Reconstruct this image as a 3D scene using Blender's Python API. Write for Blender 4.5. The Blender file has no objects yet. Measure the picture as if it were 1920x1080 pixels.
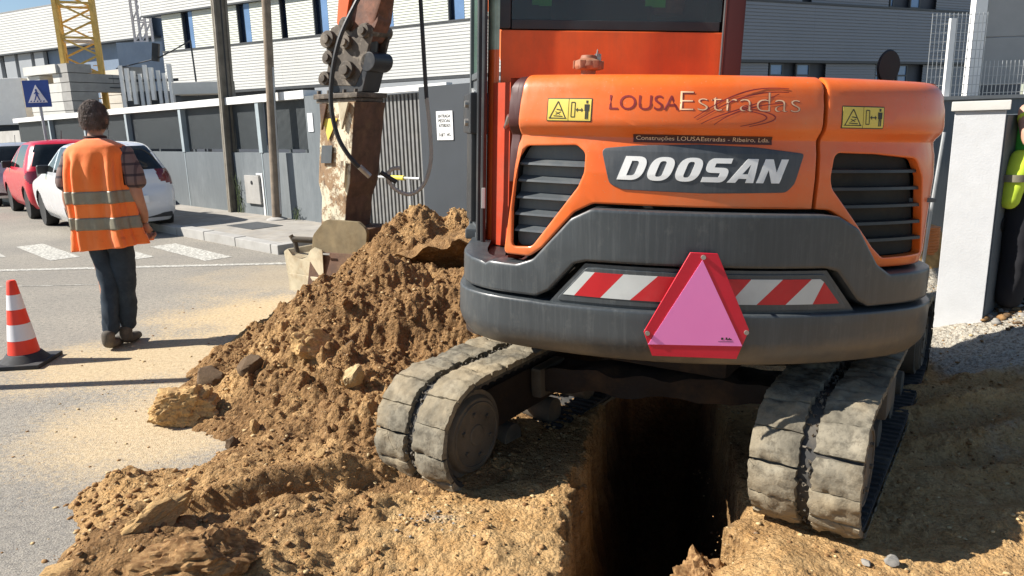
import bpy, bmesh, math, random
import numpy as np
from mathutils import Vector, Matrix, Euler, geometry

random.seed(7)
rng = np.random.default_rng(7)
sc = bpy.context.scene
col = sc.collection
R_ = math.radians

# ------------------------------------------------------------------ camera
cam_d = bpy.data.cameras.new('camera')
cam_d.sensor_width = 36.0
cam_d.lens = 1360.0 / 1920.0 * 36.0
cam_d.clip_start = 0.05
cam_d.clip_end = 2000.0
cam = bpy.data.objects.new('camera', cam_d)
cam.matrix_world = (Matrix.Translation((0, 0, 1.5)) @ Matrix.Rotation(R_(90 - 12.7), 4, 'X')
                    @ Matrix.Rotation(R_(-1.67), 4, 'Z'))
col.objects.link(cam)
sc.camera = cam

# ------------------------------------------------------------------ light
SUN_EL, SUN_AZ = 40.0, 2.0          # azimuth: degrees behind the -X axis, towards the camera
sx = -math.cos(R_(SUN_AZ)) * math.cos(R_(SUN_EL))
sy = -math.sin(R_(SUN_AZ)) * math.cos(R_(SUN_EL))
sz = math.sin(R_(SUN_EL))
sun_d = bpy.data.lights.new('sun', 'SUN')
sun_d.energy = 5.0
sun_d.angle = R_(0.5)
sun_d.color = (1.0, 0.945, 0.86)
sun = bpy.data.objects.new('sun', sun_d)
sun.rotation_euler = Vector((sx, sy, sz)).to_track_quat('Z', 'Y').to_euler()
sun.location = (-20, 0, 20)
col.objects.link(sun)
world = bpy.data.worlds.new('World')
sc.world = world
world.use_nodes = True
wn = world.node_tree
wn.nodes.clear()
sky = wn.nodes.new('ShaderNodeTexSky')
sky.sky_type = 'NISHITA'
sky.sun_disc = False
sky.sun_elevation = R_(SUN_EL)
sky.sun_rotation = math.atan2(sx, sy)
sky.air_density = 1.0
sky.dust_density = 0.25
sky.ozone_density = 2.2
bg = wn.nodes.new('ShaderNodeBackground')
bg.inputs['Strength'].default_value = 0.060
wo = wn.nodes.new('ShaderNodeOutputWorld')
wn.links.new(sky.outputs[0], bg.inputs[0])
wn.links.new(bg.outputs[0], wo.inputs[0])
sc.view_settings.view_transform = 'Standard'
sc.view_settings.look = 'None'
sc.view_settings.exposure = 0.93
sc.view_settings.gamma = 1.0
sc.view_settings.use_curve_mapping = False

# ------------------------------------------------------------------ materials
class N:
    """small node-graph builder"""
    def __init__(s, name):
        s.m = bpy.data.materials.new(name); s.m.use_nodes = True
        s.t = s.m.node_tree; s.t.nodes.clear()
        s.out = s.t.nodes.new('ShaderNodeOutputMaterial')
        s.b = s.t.nodes.new('ShaderNodeBsdfPrincipled')
        s.t.links.new(s.b.outputs[0], s.out.inputs[0])
        s._co = None
    def co(s, kind='Object'):
        if s._co is None: s._co = s.t.nodes.new('ShaderNodeTexCoord')
        return s._co.outputs[kind]
    def link(s, a, b): s.t.links.new(a, b)
    def mapping(s, scale=(1, 1, 1), rot=(0, 0, 0), kind='Object'):
        n = s.t.nodes.new('ShaderNodeMapping')
        n.inputs['Scale'].default_value = scale; n.inputs['Rotation'].default_value = rot
        s.link(s.co(kind), n.inputs[0]); return n.outputs[0]
    def noise(s, scale, detail=4, rough=.55, vec=None, dist=0.):
        n = s.t.nodes.new('ShaderNodeTexNoise')
        n.inputs['Scale'].default_value = scale; n.inputs['Detail'].default_value = detail
        n.inputs['Roughness'].default_value = rough; n.inputs['Distortion'].default_value = dist
        s.link(vec if vec is not None else s.co(), n.inputs['Vector']); return n.outputs[0]
    def voro(s, scale, feature='F1', vec=None, rnd=1.):
        n = s.t.nodes.new('ShaderNodeTexVoronoi'); n.feature = feature
        n.inputs['Scale'].default_value = scale
        if 'Randomness' in n.inputs: n.inputs['Randomness'].default_value = rnd
        s.link(vec if vec is not None else s.co(), n.inputs['Vector']); return n
    def ramp(s, fac, stops, interp='LINEAR'):
        n = s.t.nodes.new('ShaderNodeValToRGB'); cr = n.color_ramp; cr.interpolation = interp
        while len(cr.elements) < len(stops): cr.elements.new(0.5)
        for e, (p, c) in zip(cr.elements, stops):
            e.position = p
            e.color = (c, c, c, 1) if isinstance(c, (int, float)) else (c[0], c[1], c[2], 1)
        s.link(fac, n.inputs[0]); return n.outputs[0]
    def mix(s, fac, a, b, mode='MIX'):
        n = s.t.nodes.new('ShaderNodeMix'); n.data_type = 'RGBA'; n.blend_type = mode
        for sock, v in ((n.inputs[0], fac), (n.inputs[6], a), (n.inputs[7], b)):
            if isinstance(v, (int, float)): sock.default_value = v
            elif isinstance(v, tuple): sock.default_value = (v[0], v[1], v[2], 1)
            else: s.link(v, sock)
        return n.outputs[2]
    def math(s, op, a, b=0.):
        n = s.t.nodes.new('ShaderNodeMath'); n.operation = op
        for k, v in ((0, a), (1, b)):
            if isinstance(v, (int, float)): n.inputs[k].default_value = v
            else: s.link(v, n.inputs[k])
        return n.outputs[0]
    def bump(s, h, strength=.3, dist=.01, normal=None):
        n = s.t.nodes.new('ShaderNodeBump')
        n.inputs['Strength'].default_value = strength; n.inputs['Distance'].default_value = dist
        s.link(h, n.inputs['Height'])
        if normal is not None: s.link(normal, n.inputs['Normal'])
        s.link(n.outputs[0], s.b.inputs['Normal']); return n.outputs[0]
    def attr(s, name):
        n = s.t.nodes.new('ShaderNodeAttribute'); n.attribute_name = name; return n
    def set(s, **k):
        for key, v in k.items():
            nm = {'col': 'Base Color', 'rough': 'Roughness', 'metal': 'Metallic', 'spec': 'Specular IOR Level',
                  'coat': 'Coat Weight', 'coatr': 'Coat Roughness', 'trans': 'Transmission Weight', 'alpha': 'Alpha',
                  'sheen': 'Sheen Weight', 'ecol': 'Emission Color', 'estr': 'Emission Strength', 'ior': 'IOR'}[key]
            i = s.b.inputs[nm]
            if isinstance(v, (int, float)): i.default_value = v
            elif isinstance(v, tuple): i.default_value = (v[0], v[1], v[2], 1)
            else: s.link(v, i)
        return s

def simple(name, c, rough=.6, metal=0., var=.12, scale=6., bump=0., bscale=60., dirt=None, dirtamt=.3, coat=0., spec=.5, streak=0.):
    n = N(name)
    f = n.noise(scale, 5, .6)
    lo = tuple(max(0, v * (1 - var)) for v in c); hi = tuple(min(1, v * (1 + var)) for v in c)
    colr = n.mix(n.ramp(f, [(.3, 0.), (.7, 1.)]), lo, hi)
    if dirt is not None:
        g = n.noise(scale * .7, 8, .7, vec=n.mapping((1, 1, .45)) if streak else None)
        colr = n.mix(n.ramp(g, [(.5, 0.), (.72, dirtamt)]), colr, dirt)
        n.set(rough=n.ramp(g, [(.4, rough), (.8, min(1, rough + .35))]))
    else:
        n.set(rough=n.ramp(f, [(.2, max(0, rough - .06)), (.8, min(1, rough + .06))]))
    if streak:
        st = n.noise(34, 6, .7, vec=n.mapping((1, 1, .05)))
        colr = n.mix(n.ramp(st, [(.45, 0.), (.8, streak)]), colr, dirt or (.3, .3, .3))
    if bump: n.bump(n.noise(bscale, 4, .6), bump, .004)
    n.set(col=colr, metal=metal, coat=coat, spec=spec)
    return n.m

DUST = (.42, .33, .22)
M = {}
def orange():
    n = N('orange_paint')
    f = n.noise(3, 4)
    c = n.mix(n.ramp(f, [(.3, 0.), (.7, 1.)]), (.74, .118, .012), (.80, .150, .020))
    st = n.noise(22, 7, .72, vec=n.mapping((1, 1, .12)))
    c = n.mix(n.ramp(st, [(.52, 0.), (.85, .20)]), c, (.40, .22, .12))
    sp = n.noise(120, 3, .6)
    c = n.mix(n.ramp(sp, [(.66, 0.), (.70, .45)]), c, (.42, .27, .16))
    ds = n.noise(1.6, 7, .7)
    c = n.mix(n.ramp(ds, [(.45, 0.), (.72, .28)]), c, (.60, .36, .20))
    n.set(col=c, rough=n.ramp(st, [(.3, .26), (.8, .50)]), coat=.35, coatr=.12, spec=.5)
    n.bump(n.noise(9, 2, .4), .04, .01)
    return n.m
M['orange'] = orange()
M['orange_dull'] = simple('orange_panel_paint', (.70, .105, .012), .42, var=.12, dirt=(.25, .10, .05), dirtamt=.35, streak=.2)
def cw():
    n = N('counterweight_paint')
    f = n.noise(2.2, 6, .62)
    c = n.mix(n.ramp(f, [(.3, 0.), (.7, 1.)]), (.038, .044, .049), (.056, .064, .069))
    st = n.noise(60, 8, .75, vec=n.mapping((1, 1, .045)))
    c = n.mix(n.ramp(st, [(.48, 0.), (.80, .34)]), c, (.16, .17, .17))
    ms = n.noise(14, 8, .72, vec=n.mapping((1, 1, .6)))
    c = n.mix(n.ramp(ms, [(.56, 0.), (.80, .40)]), c, (.20, .20, .18))
    # dried mud thrown up along the lower edge
    g = n.t.nodes.new('ShaderNodeNewGeometry'); s = n.t.nodes.new('ShaderNodeSeparateXYZ'); n.link(g.outputs['Position'], s.inputs[0])
    zz = n.math('ADD', s.outputs[2], n.math('MULTIPLY', n.noise(7, 7, .7), .16))
    c = n.mix(n.ramp(zz, [(.64, .75), (.78, 0.)]), c, (.24, .19, .13))
    n.set(col=c, rough=n.ramp(st, [(.3, .30), (.8, .55)]), spec=.5, coat=.15, coatr=.2)
    n.bump(n.noise(30, 4, .6), .06, .006)
    return n.m
M['cw'] = cw()
M['black_gap'] = simple('black_steel', (.012, .012, .013), .6, var=.3)
M['black'] = simple('black_plastic', (.022, .023, .025), .42, var=.25, dirt=(.12, .10, .08), dirtamt=.25)
M['black_metal'] = simple('black_metal', (.03, .031, .034), .35, metal=.2, var=.2, dirt=(.15, .13, .10), dirtamt=.3)
M['grille'] = simple('grille_plastic', (.075, .085, .092), .38, var=.15, dirt=(.2, .19, .16), dirtamt=.35, streak=.2)
M['dark_hull'] = simple('engine_bay_dark', (.02, .019, .017), .8, var=.4, dirt=(.08, .06, .04), dirtamt=.5)
M['badge'] = simple('badge_plate', (.055, .063, .072), .4, var=.15, dirt=(.2, .2, .2), dirtamt=.25, streak=.25)
M['white_letter'] = simple('white_letter', (.82, .82, .80), .4, var=.04)
M['maroon'] = simple('maroon_letter', (.23, .02, .02), .5, var=.1)
M['sticker_y'] = simple('yellow_sticker', (.75, .58, .10), .4, var=.05, dirt=(.4, .35, .2), dirtamt=.2)
M['ink'] = simple('sticker_ink', (.03, .03, .02), .5)
M['brown_strip'] = simple('dark_red_strip', (.06, .012, .010), .5)
M['cream_letter'] = simple('cream_letter', (.80, .50, .30), .5)
M['refl_red'] = simple('reflective_red', (.52, .012, .018), .35, var=.12, dirt=(.3, .15, .12), dirtamt=.2)
M['refl_white'] = simple('reflective_white', (.55, .57, .55), .4, var=.08, dirt=(.3, .3, .27), dirtamt=.3)
M['tri_red'] = simple('triangle_red', (.60, .007, .028), .35, var=.1, dirt=(.3, .1, .1), dirtamt=.15)
def pink():
    n = N('fluorescent_pink')
    c = n.mix(n.noise(5, 4), (.95, .22, .56), (.98, .28, .62))
    n.set(col=c, rough=.45)
    n.b.inputs['Emission Color'].default_value = (.9, .12, .35, 1); n.b.inputs['Emission Strength'].default_value = .0
    return n.m
M['pink'] = pink()
M['steel'] = simple('bare_steel', (.42, .40, .37), .38, metal=.8, var=.2, dirt=(.25, .18, .12), dirtamt=.4)
M['mudmetal'] = simple('muddy_steel', (.10, .085, .065), .7, var=.35, dirt=(.26, .19, .12), dirtamt=.8, bump=.4, bscale=40)
M['under'] = simple('undercarriage_steel', (.020, .012, .008), .75, var=.35, dirt=(.10, .055, .027), dirtamt=.8, bump=.6, bscale=30)
M['rubber'] = simple('track_rubber', (.035, .034, .033), .8, var=.3, dirt=(.20, .17, .13), dirtamt=.5, bump=.3, bscale=50)
def mud():
    n = N('dried_mud_on_rubber')
    f = n.noise(7, 8, .68)
    c = n.mix(n.ramp(f, [(.30, 0.), (.68, 1.)]), (.080, .072, .056), (.28, .25, .19))
    g = n.noise(28, 8, .7)
    c = n.mix(n.ramp(g, [(.40, .60), (.50, 0.)]), c, (.10, .088, .068))
    tan = n.noise(3.2, 5, .6)
    c = n.mix(n.ramp(tan, [(.42, 0.), (.66, .75)]), c, (.35, .28, .18))
    cr = n.voro(9, 'DISTANCE_TO_EDGE', vec=n.mapping((1, 1, 1)))
    w = n.noise(26, 5, .6)
    d = n.math('ADD', cr.outputs[0], n.math('MULTIPLY', w, .05))
    crack = n.ramp(n.math('ADD', d, n.math('MULTIPLY', n.ramp(n.noise(4, 3), [(.45, 0.), (.55, 1.)]), .1)), [(.024, 0.), (.034, 1.)])
    n.bump(n.math('ADD', n.math('MULTIPLY', crack, .5), n.math('MULTIPLY', g, .8)), .75, .012)
    n.set(col=c, rough=.95, spec=.2)
    return n.m
M['mud'] = mud()
def glass_mat(name, c, tr, rough=.03):
    n = N(name)
    n.set(col=c, rough=rough, trans=tr, ior=1.45)
    return n.m
M['cab_glass'] = glass_mat('cab_glass', (.38, .42, .40), .95)
M['green_glass'] = simple('tinted_glass', (.10, .16, .13), .08, var=.3, scale=3)
M['pale_glass'] = simple('pale_green_glass', (.34, .46, .36), .15, var=.35, scale=9)
M['window_dark'] = simple('window_glass_dark', (.015, .025, .05), .06, var=.3, scale=.4)
M['window_blue'] = simple('window_glass_blue', (.16, .27, .46), .12, var=.2, scale=.6)
M['car_glass'] = simple('car_glass', (.018, .022, .022), .05, var=.3)
M['hivis_green'] = simple('hi_vis_green', (.14, .80, .12), .8, var=.2)
M['hivis_yellow'] = simple('hi_vis_yellow', (.62, .80, .06), .8, var=.15)
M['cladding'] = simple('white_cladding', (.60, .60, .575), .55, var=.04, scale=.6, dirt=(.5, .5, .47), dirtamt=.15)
M['shaded_cladding'] = simple('shaded_ribbed_cladding', (.235, .25, .275), .5, var=.05, scale=.6)  # darker copy of the white cladding, shade of the right wing painted in
M['louvre'] = simple('louvre_shutter', (.60, .62, .55), .55, var=.05, scale=.6)
M['grey_clad'] = simple('grey_panel', (.33, .35, .37), .6, var=.06, scale=.6)
M['blue_wall'] = simple('blue_grey_wall', (.17, .23, .32), .7, var=.14, scale=1.0, dirt=(.30, .35, .40), dirtamt=.35, streak=.25)
M['trim'] = simple('dark_trim', (.06, .065, .07), .5)
M['ground_floor'] = simple('dark_blue_facade', (.055, .065, .085), .6, var=.2, scale=.7)
M['roof'] = simple('roof_grey', (.30, .30, .30), .8)
M['concrete'] = simple('concrete', (.36, .35, .33), .9, var=.12, scale=3, bump=.3, bscale=50, dirt=(.2, .18, .15), dirtamt=.35)
M['concrete_white'] = simple('white_concrete', (.62, .61, .57), .9, var=.08, scale=2, bump=.2, bscale=40, dirt=(.42, .40, .36), dirtamt=.3)
M['plaster'] = simple('white_plaster', (.58, .59, .60), .9, var=.06, scale=5, bump=.35, bscale=90, dirt=(.50, .50, .49), dirtamt=.35)
M['greywall'] = simple('grey_wall_plaster', (.125, .143, .154), .9, var=.07, scale=1.2, bump=.3, bscale=60, dirt=(.33, .35, .36), dirtamt=.4, streak=.15)
M['darkgrey'] = simple('dark_grey_paint', (.034, .041, .050), .7, var=.12, scale=2)
M['mesh'] = simple('dark_mesh_metal', (.07, .08, .085), .5, var=.1)
M['whitepaint'] = simple('white_paint', (.78, .78, .76), .5, var=.05)
M['lightpost'] = simple('pale_grey_post', (.32, .37, .39), .6, var=.08)
M['gatebar'] = simple('gate_grey', (.19, .19, .185), .6, var=.2, scale=8, dirt=(.2, .18, .14), dirtamt=.4)
M['polecon'] = simple('weathered_concrete_pole', (.21, .19, .155), .95, var=.25, scale=5, bump=.5, bscale=40, dirt=(.08, .07, .06), dirtamt=.6, streak=.4)
M['wood'] = simple('weathered_pole_wood', (.24, .19, .14), .9, var=.3, scale=6, bump=.5, bscale=50, dirt=(.08, .06, .05), dirtamt=.6, streak=.5)
M['crane_y'] = simple('crane_yellow', (.66, .42, .10), .5, var=.15, dirt=(.4, .25, .1), dirtamt=.3)
M['crane_grey'] = simple('crane_grey', (.50, .47, .47), .5)
M['sign_blue'] = simple('sign_blue', (.012, .05, .26), .4)
M['sign_white'] = simple('sign_white', (.80, .80, .80), .4)
M['galv'] = simple('galvanised_steel', (.45, .46, .46), .45, metal=.4, var=.12)
M['yellow'] = simple('barrier_yellow', (.70, .58, .06), .5, var=.12)
M['kerb'] = simple('kerb_concrete', (.30, .28, .25), .92, var=.2, scale=5, bump=.4, bscale=60, dirt=(.38, .31, .22), dirtamt=.5)
M['hose'] = simple('black_hose', (.016, .016, .017), .45, var=.2, dirt=(.2, .17, .13), dirtamt=.3)
M['greyhose'] = simple('grey_conduit', (.40, .37, .32), .7, var=.2)
M['cone_r'] = simple('cone_red', (.80, .045, .018), .5, var=.06, dirt=(.5, .15, .1), dirtamt=.2)
M['cone_w'] = simple('cone_white', (.72, .70, .72), .5, var=.06, dirt=(.5, .45, .4), dirtamt=.2)
M['cone_b'] = simple('cone_base_rubber', (.022, .024, .028), .7, var=.25, dirt=(.12, .10, .08), dirtamt=.4)
M['car_red'] = simple('red_car_paint', (.52, .006, .024), .3, var=.03, coat=.3)
M['car_white'] = simple('white_car_paint', (.72, .74, .77), .25, var=.02, coat=.9)
M['car_silver'] = simple('silver_car_paint', (.50, .51, .54), .3, metal=.3, var=.03, coat=.9)
M['tyre'] = simple('tyre_rubber', (.02, .02, .02), .85)
M['rim'] = simple('wheel_rim', (.50, .50, .50), .35, metal=.6)
M['tail'] = simple('tail_lamp_red', (.16, .008, .012), .15, coat=.8)
M['tail_c'] = simple('tail_lamp_clear', (.60, .45, .45), .15, coat=.8)
M['skin'] = simple('skin', (.40, .205, .13), .6, var=.15, scale=14)
M['skin2'] = simple('skin_pale', (.50, .28, .20), .6, var=.12, scale=14)
M['hair'] = simple('grey_brown_hair', (.105, .080, .068), .9, var=.3, scale=16, bump=.15, bscale=90, dirt=(.30, .255, .235), dirtamt=.6)
M['vest_band'] = simple('vest_reflective_band', (.235, .215, .155), .45, var=.15, scale=20)
M['trousers'] = simple('navy_work_trousers', (.018, .030, .045), .9, var=.3, scale=10, dirt=(.07, .09, .10), dirtamt=.5)
M['boots'] = simple('work_boots', (.07, .06, .048), .8, var=.3, dirt=(.25, .2, .14), dirtamt=.6)
M['darkcloth'] = simple('black_cloth', (.012, .012, .016), .9, var=.3)
M['collar'] = simple('dark_collar', (.05, .022, .018), .9)
M['rust'] = simple('rusty_cap', (.28, .115, .06), .6, var=.4, scale=30, dirt=(.42, .26, .18), dirtamt=.5)
M['shaded_orange'] = simple('shaded_orange_cover', (.42, .040, .008), .5, var=.15, dirt=(.2, .08, .04), dirtamt=.4)  # orange paint darkened to red, shade beside the cab put into the colour
M['terracotta'] = simple('orange_corrugated_plastic', (.62, .22, .07), .6)
M['board'] = simple('board_grey', (.38, .375, .36), .7, var=.05)
M['weed'] = simple('weed_leaf', (.07, .10, .03), .8, var=.4, scale=30)

def vestm():
    n = N('orange_hi_vis')
    f = n.noise(5, 5, .6)
    c = n.mix(n.ramp(f, [(.3, 0.), (.7, 1.)]), (.86, .165, .022), (.95, .235, .045))
    g = n.noise(9, 8, .7)
    c = n.mix(n.ramp(g, [(.62, 0.), (.75, .6)]), c, (.30, .07, .03))
    n.set(col=c, rough=.85, sheen=.3); n.bump(n.noise(20, 4, .6), .25, .01)
    return n.m
M['vest'] = vestm()
def plaid():
    n = N('plaid_shirt')
    c = n.mix(n.noise(20, 3), (.15, .10, .09), (.22, .16, .145))
    w = n.t.nodes.new('ShaderNodeTexWave'); w.inputs['Scale'].default_value = 4.2; w.bands_direction = 'Z'; n.link(n.co(), w.inputs['Vector'])
    w2 = n.t.nodes.new('ShaderNodeTexWave'); w2.inputs['Scale'].default_value = 5.; w2.bands_direction = 'X'; n.link(n.co(), w2.inputs['Vector'])
    c = n.mix(n.ramp(w.outputs[1], [(.84, 0.), (.9, .8)]), c, (.025, .02, .03))
    c = n.mix(n.ramp(w2.outputs[1], [(.84, 0.), (.9, .6)]), c, (.03, .02, .03))
    n.set(col=c, rough=.9); n.bump(n.noise(14, 4, .6), .3, .01)
    return n.m
M['plaid'] = plaid()

def armmat():
    n = N('worn_cream_arm_paint')
    f = n.noise(5.5, 9, .72)
    c = n.mix(n.ramp(f, [(.47, 0.), (.52, 1.)]), (.66, .60, .44), (.30, .19, .10))
    g = n.noise(16, 8, .75, vec=n.mapping((1, 1, .4)))
    c = n.mix(n.ramp(g, [(.52, 0.), (.62, .8)]), c, (.10, .055, .03))
    h = n.noise(30, 6, .7)
    c = n.mix(n.ramp(h, [(.58, 0.), (.70, .8)]), c, (.70, .67, .56))
    n.set(col=c, rough=.7); n.bump(h, .3, .01)
    return n.m
M['armworn'] = armmat()
M['armbrown'] = simple('muddy_brown_steel', (.10, .05, .028), .7, var=.4, scale=9, dirt=(.20, .13, .07), dirtamt=.7, bump=.3, bscale=30)
M['armorange'] = simple('worn_orange_paint', (.15, .058, .030), .55, var=.5, scale=11, dirt=(.09, .05, .03), dirtamt=1., bump=.4, bscale=30)
M['coupler'] = simple('muddy_coupler_steel', (.085, .068, .052), .6, metal=.2, var=.35, scale=12, dirt=(.36, .31, .25), dirtamt=.9, bump=.3, bscale=40)
M['bucketc'] = simple('worn_bucket_steel', (.46, .40, .28), .6, metal=.1, var=.2, scale=7, dirt=(.25, .17, .09), dirtamt=.7, bump=.2, bscale=40)
M['bucketb'] = simple('olive_muddy_steel', (.165, .125, .065), .75, var=.25, scale=9, dirt=(.09, .06, .03), dirtamt=.6, bump=.2, bscale=40)

def asphalt():
    n = N('dusty_asphalt')
    a = n.noise(170, 3, .6)
    b = n.noise(60, 4, .7)
    big = n.noise(.55, 5, .6)
    c = n.mix(n.ramp(a, [(.36, 0.), (.64, 1.)]), (.098, .090, .078), (.43, .395, .335))
    gm = n.noise(38, 5, .75)
    c = n.mix(n.ramp(gm, [(.40, 0.), (.60, .6)]), c, (.40, .36, .29))
    c = n.mix(n.ramp(n.noise(24, 6, .8), [(.40, .5), (.50, 0.)]), c, (.10, .092, .08))
    c = n.mix(n.ramp(n.noise(75, 3, .7), [(.60, 0.), (.68, .7)]), c, (.58, .54, .46))
    v = n.voro(130)
    c = n.mix(n.ramp(v.outputs[0], [(.0, .55), (.35, 0.)]), c, (.46, .44, .40))
    c = n.mix(n.ramp(b, [(.36, .45), (.5, 0.)]), c, (.11, .105, .10))
    c = n.mix(n.ramp(big, [(.35, .35), (.6, 0.)]), c, (.12, .12, .12))
    # sandy dust: spread from the dig over the road (fixed patch of the place)
    pos = n.t.nodes.new('ShaderNodeNewGeometry').outputs['Position']
    def patch(cx, cy, rx, ry, rot, amt, soft=.55):
        m = n.t.nodes.new('ShaderNodeMapping'); m.vector_type = 'TEXTURE'
        m.inputs['Location'].default_value = (cx, cy, 0); m.inputs['Scale'].default_value = (rx, ry, 1000)
        m.inputs['Rotation'].default_value = (0, 0, rot); n.link(pos, m.inputs[0])
        l = n.t.nodes.new('ShaderNodeVectorMath'); l.operation = 'LENGTH'; n.link(m.outputs[0], l.inputs[0])
        d = n.math('ADD', l.outputs['Value'], n.math('MULTIPLY', n.math('SUBTRACT', n.noise(2.3, 6, .65), .5), 1.1))
        d = n.math('ADD', d, n.math('MULTIPLY', n.math('SUBTRACT', n.noise(42, 7, .8), .5), 2.4))
        return n.ramp(d, [(soft, amt), (1.05, 0.)])
    dirt = n.mix(n.ramp(n.noise(45, 4, .65), [(.35, 0.), (.65, 1.)]), (.40, .30, .17), (.60, .47, .29))
    for p in ((-1.75, 5.9, 1.45, .95, -.15, .95), (-2.45, 4.75, 1.15, .75, .1, .85), (-1.9, 3.6, .75, .75, 0., .8, .4), (-1.6, 7.6, 2.0, 1.1, 0., .35)):
        c = n.mix(patch(*p), c, dirt)
    # tyre-dark bands and an old cut line
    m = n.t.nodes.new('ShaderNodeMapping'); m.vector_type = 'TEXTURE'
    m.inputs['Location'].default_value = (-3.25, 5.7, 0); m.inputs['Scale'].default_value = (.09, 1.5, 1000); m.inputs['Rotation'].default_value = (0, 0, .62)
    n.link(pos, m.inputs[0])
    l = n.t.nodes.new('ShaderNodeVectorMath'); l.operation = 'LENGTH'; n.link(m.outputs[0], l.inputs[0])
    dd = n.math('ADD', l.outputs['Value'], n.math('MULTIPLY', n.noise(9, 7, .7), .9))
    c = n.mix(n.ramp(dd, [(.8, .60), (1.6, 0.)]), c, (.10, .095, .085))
    cr = n.voro(.55, 'DISTANCE_TO_EDGE')
    dw = n.math('ADD', cr.outputs[0], n.math('MULTIPLY', n.noise(6, 5, .6), .03))
    c = n.mix(n.ramp(dw, [(.010, .22), (.018, 0.)]), c, (.10, .095, .09))
    n.set(col=c, rough=.92, spec=.3)
    n.bump(n.math('ADD', a, n.math('MULTIPLY', v.outputs[0], .6)), .6, .006)
    return n.m
M['asphalt'] = asphalt()
def soil(name='soil'):
    n = N(name)
    tone = n.attr('tone')
    sep = n.t.nodes.new('ShaderNodeSeparateColor'); n.link(tone.outputs['Color'], sep.inputs[0])
    f = n.noise(9, 9, .7)
    g = n.noise(48, 7, .72)
    sand = n.mix(n.ramp(f, [(.3, 0.), (.7, 1.)]), (.50, .280, .105), (.66, .445, .215))
    brown = n.mix(n.ramp(f, [(.32, 0.), (.68, 1.)]), (.160, .086, .036), (.38, .225, .100))
    grey = n.mix(n.ramp(g, [(.34, 0.), (.62, 1.)]), (.26, .24, .20), (.58, .54, .45))
    k = n.math('ADD', sep.outputs[0], n.math('MULTIPLY', n.math('SUBTRACT', n.noise(14, 6, .7), .5), .9))
    c = n.mix(n.ramp(k, [(.3, 0.), (.7, 1.)]), sand, brown)
    k2 = n.math('ADD', sep.outputs[1], n.math('MULTIPLY', n.math('SUBTRACT', n.noise(5, 6, .7), .5), .6))
    c = n.mix(n.ramp(k2, [(.35, 0.), (.65, 1.)]), c, grey)
    c = n.mix(n.ramp(g, [(.36, .5), (.48, 0.)]), c, (.13, .072, .032))
    c = n.mix(n.ramp(n.noise(110, 4, .6), [(.60, 0.), (.70, .5)]), c, (.62, .50, .33))
    vg = n.voro(34); vg2 = n.voro(85)
    gran = n.math('ADD', n.math('MULTIPLY', vg.outputs[0], .9), n.math('MULTIPLY', vg2.outputs[0], .45))
    c = n.mix(n.ramp(vg2.outputs[0], [(.45, 0.), (.8, .18)]), c, (.14, .075, .032))
    c = n.mix(sep.outputs[2], c, (.028, .014, .007))      # trench darkness painted into the soil colour
    n.set(col=c, rough=.97, spec=.15)
    n.bump(n.math('SUBTRACT', n.math('ADD', g, n.math('MULTIPLY', n.noise(150, 4, .7), .45)), gran), 1.0, .017)
    return n.m
M['soil'] = soil()
def clodm():
    n = N('soil_clod')
    o = n.t.nodes.new('ShaderNodeObjectInfo')
    f = n.noise(6, 3)
    g = n.noise(60, 6, .7)
    c = n.mix(n.ramp(f, [(.38, 0.), (.62, 1.)]), (.19, .100, .042), (.42, .255, .115))
    c = n.mix(n.ramp(n.noise(23, 2), [(.66, 0.), (.70, .5)]), c, (.45, .38, .28))
    c = n.mix(n.ramp(g, [(.38, .5), (.5, 0.)]), c, (.14, .075, .035))
    n.set(col=c, rough=.97, spec=.15); n.bump(g, .6, .008)
    return n.m
M['clod'] = clodm()
M['rock_ochre'] = simple('ochre_rock', (.46, .29, .12), .95, var=.35, scale=14, bump=.9, bscale=45, dirt=(.20, .11, .05), dirtamt=.7)
M['rock_dark'] = simple('dark_rock', (.095, .058, .028), .9, var=.3, scale=14, bump=.6, bscale=45, dirt=(.22, .15, .09), dirtamt=.5)
M['rock_pale'] = simple('pale_rock', (.50, .37, .19), .95, var=.25, scale=10, bump=.8, bscale=45, dirt=(.25, .15, .07), dirtamt=.6)
M['rock_grey'] = simple('grey_stone', (.25, .235, .21), .85, var=.2, scale=14, bump=.4, bscale=45)
def paintm():
    n = N('worn_road_paint')
    f = n.noise(26, 8, .75)
    f2 = n.noise(150, 3, .6)
    a = n.ramp(n.math('ADD', f, n.math('MULTIPLY', f2, .25)), [(.50, 1.), (.66, 0.)])
    c = n.mix(a, (.27, .26, .23), (.74, .72, .65))
    n.set(col=c, rough=.85); n.bump(f2, .3, .003)
    return n.m
M['roadpaint'] = paintm()

# ------------------------------------------------------------------ object helpers
def tag(o, label=None, cat=None, group=None, kind=None):
    if label: o['label'] = label
    if cat: o['category'] = cat
    if group: o['group'] = group
    if kind: o['kind'] = kind
    return o

def empty(name, loc=(0, 0, 0), rz=0., label=None, cat=None, group=None):
    o = bpy.data.objects.new(name, None); col.objects.link(o)
    o.location = loc; o.rotation_euler = (0, 0, rz); o.empty_display_size = .1
    return tag(o, label, cat, group)

def link_mesh(name, me, parent=None, loc=None):
    o = bpy.data.objects.new(name, me); col.objects.link(o)
    if parent is not None: o.parent = parent
    if loc is not None: o.location = loc
    return o

def smooth_me(me, ang=35.):
    me.shade_smooth()
    me.set_sharp_from_angle(angle=R_(ang))

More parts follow.
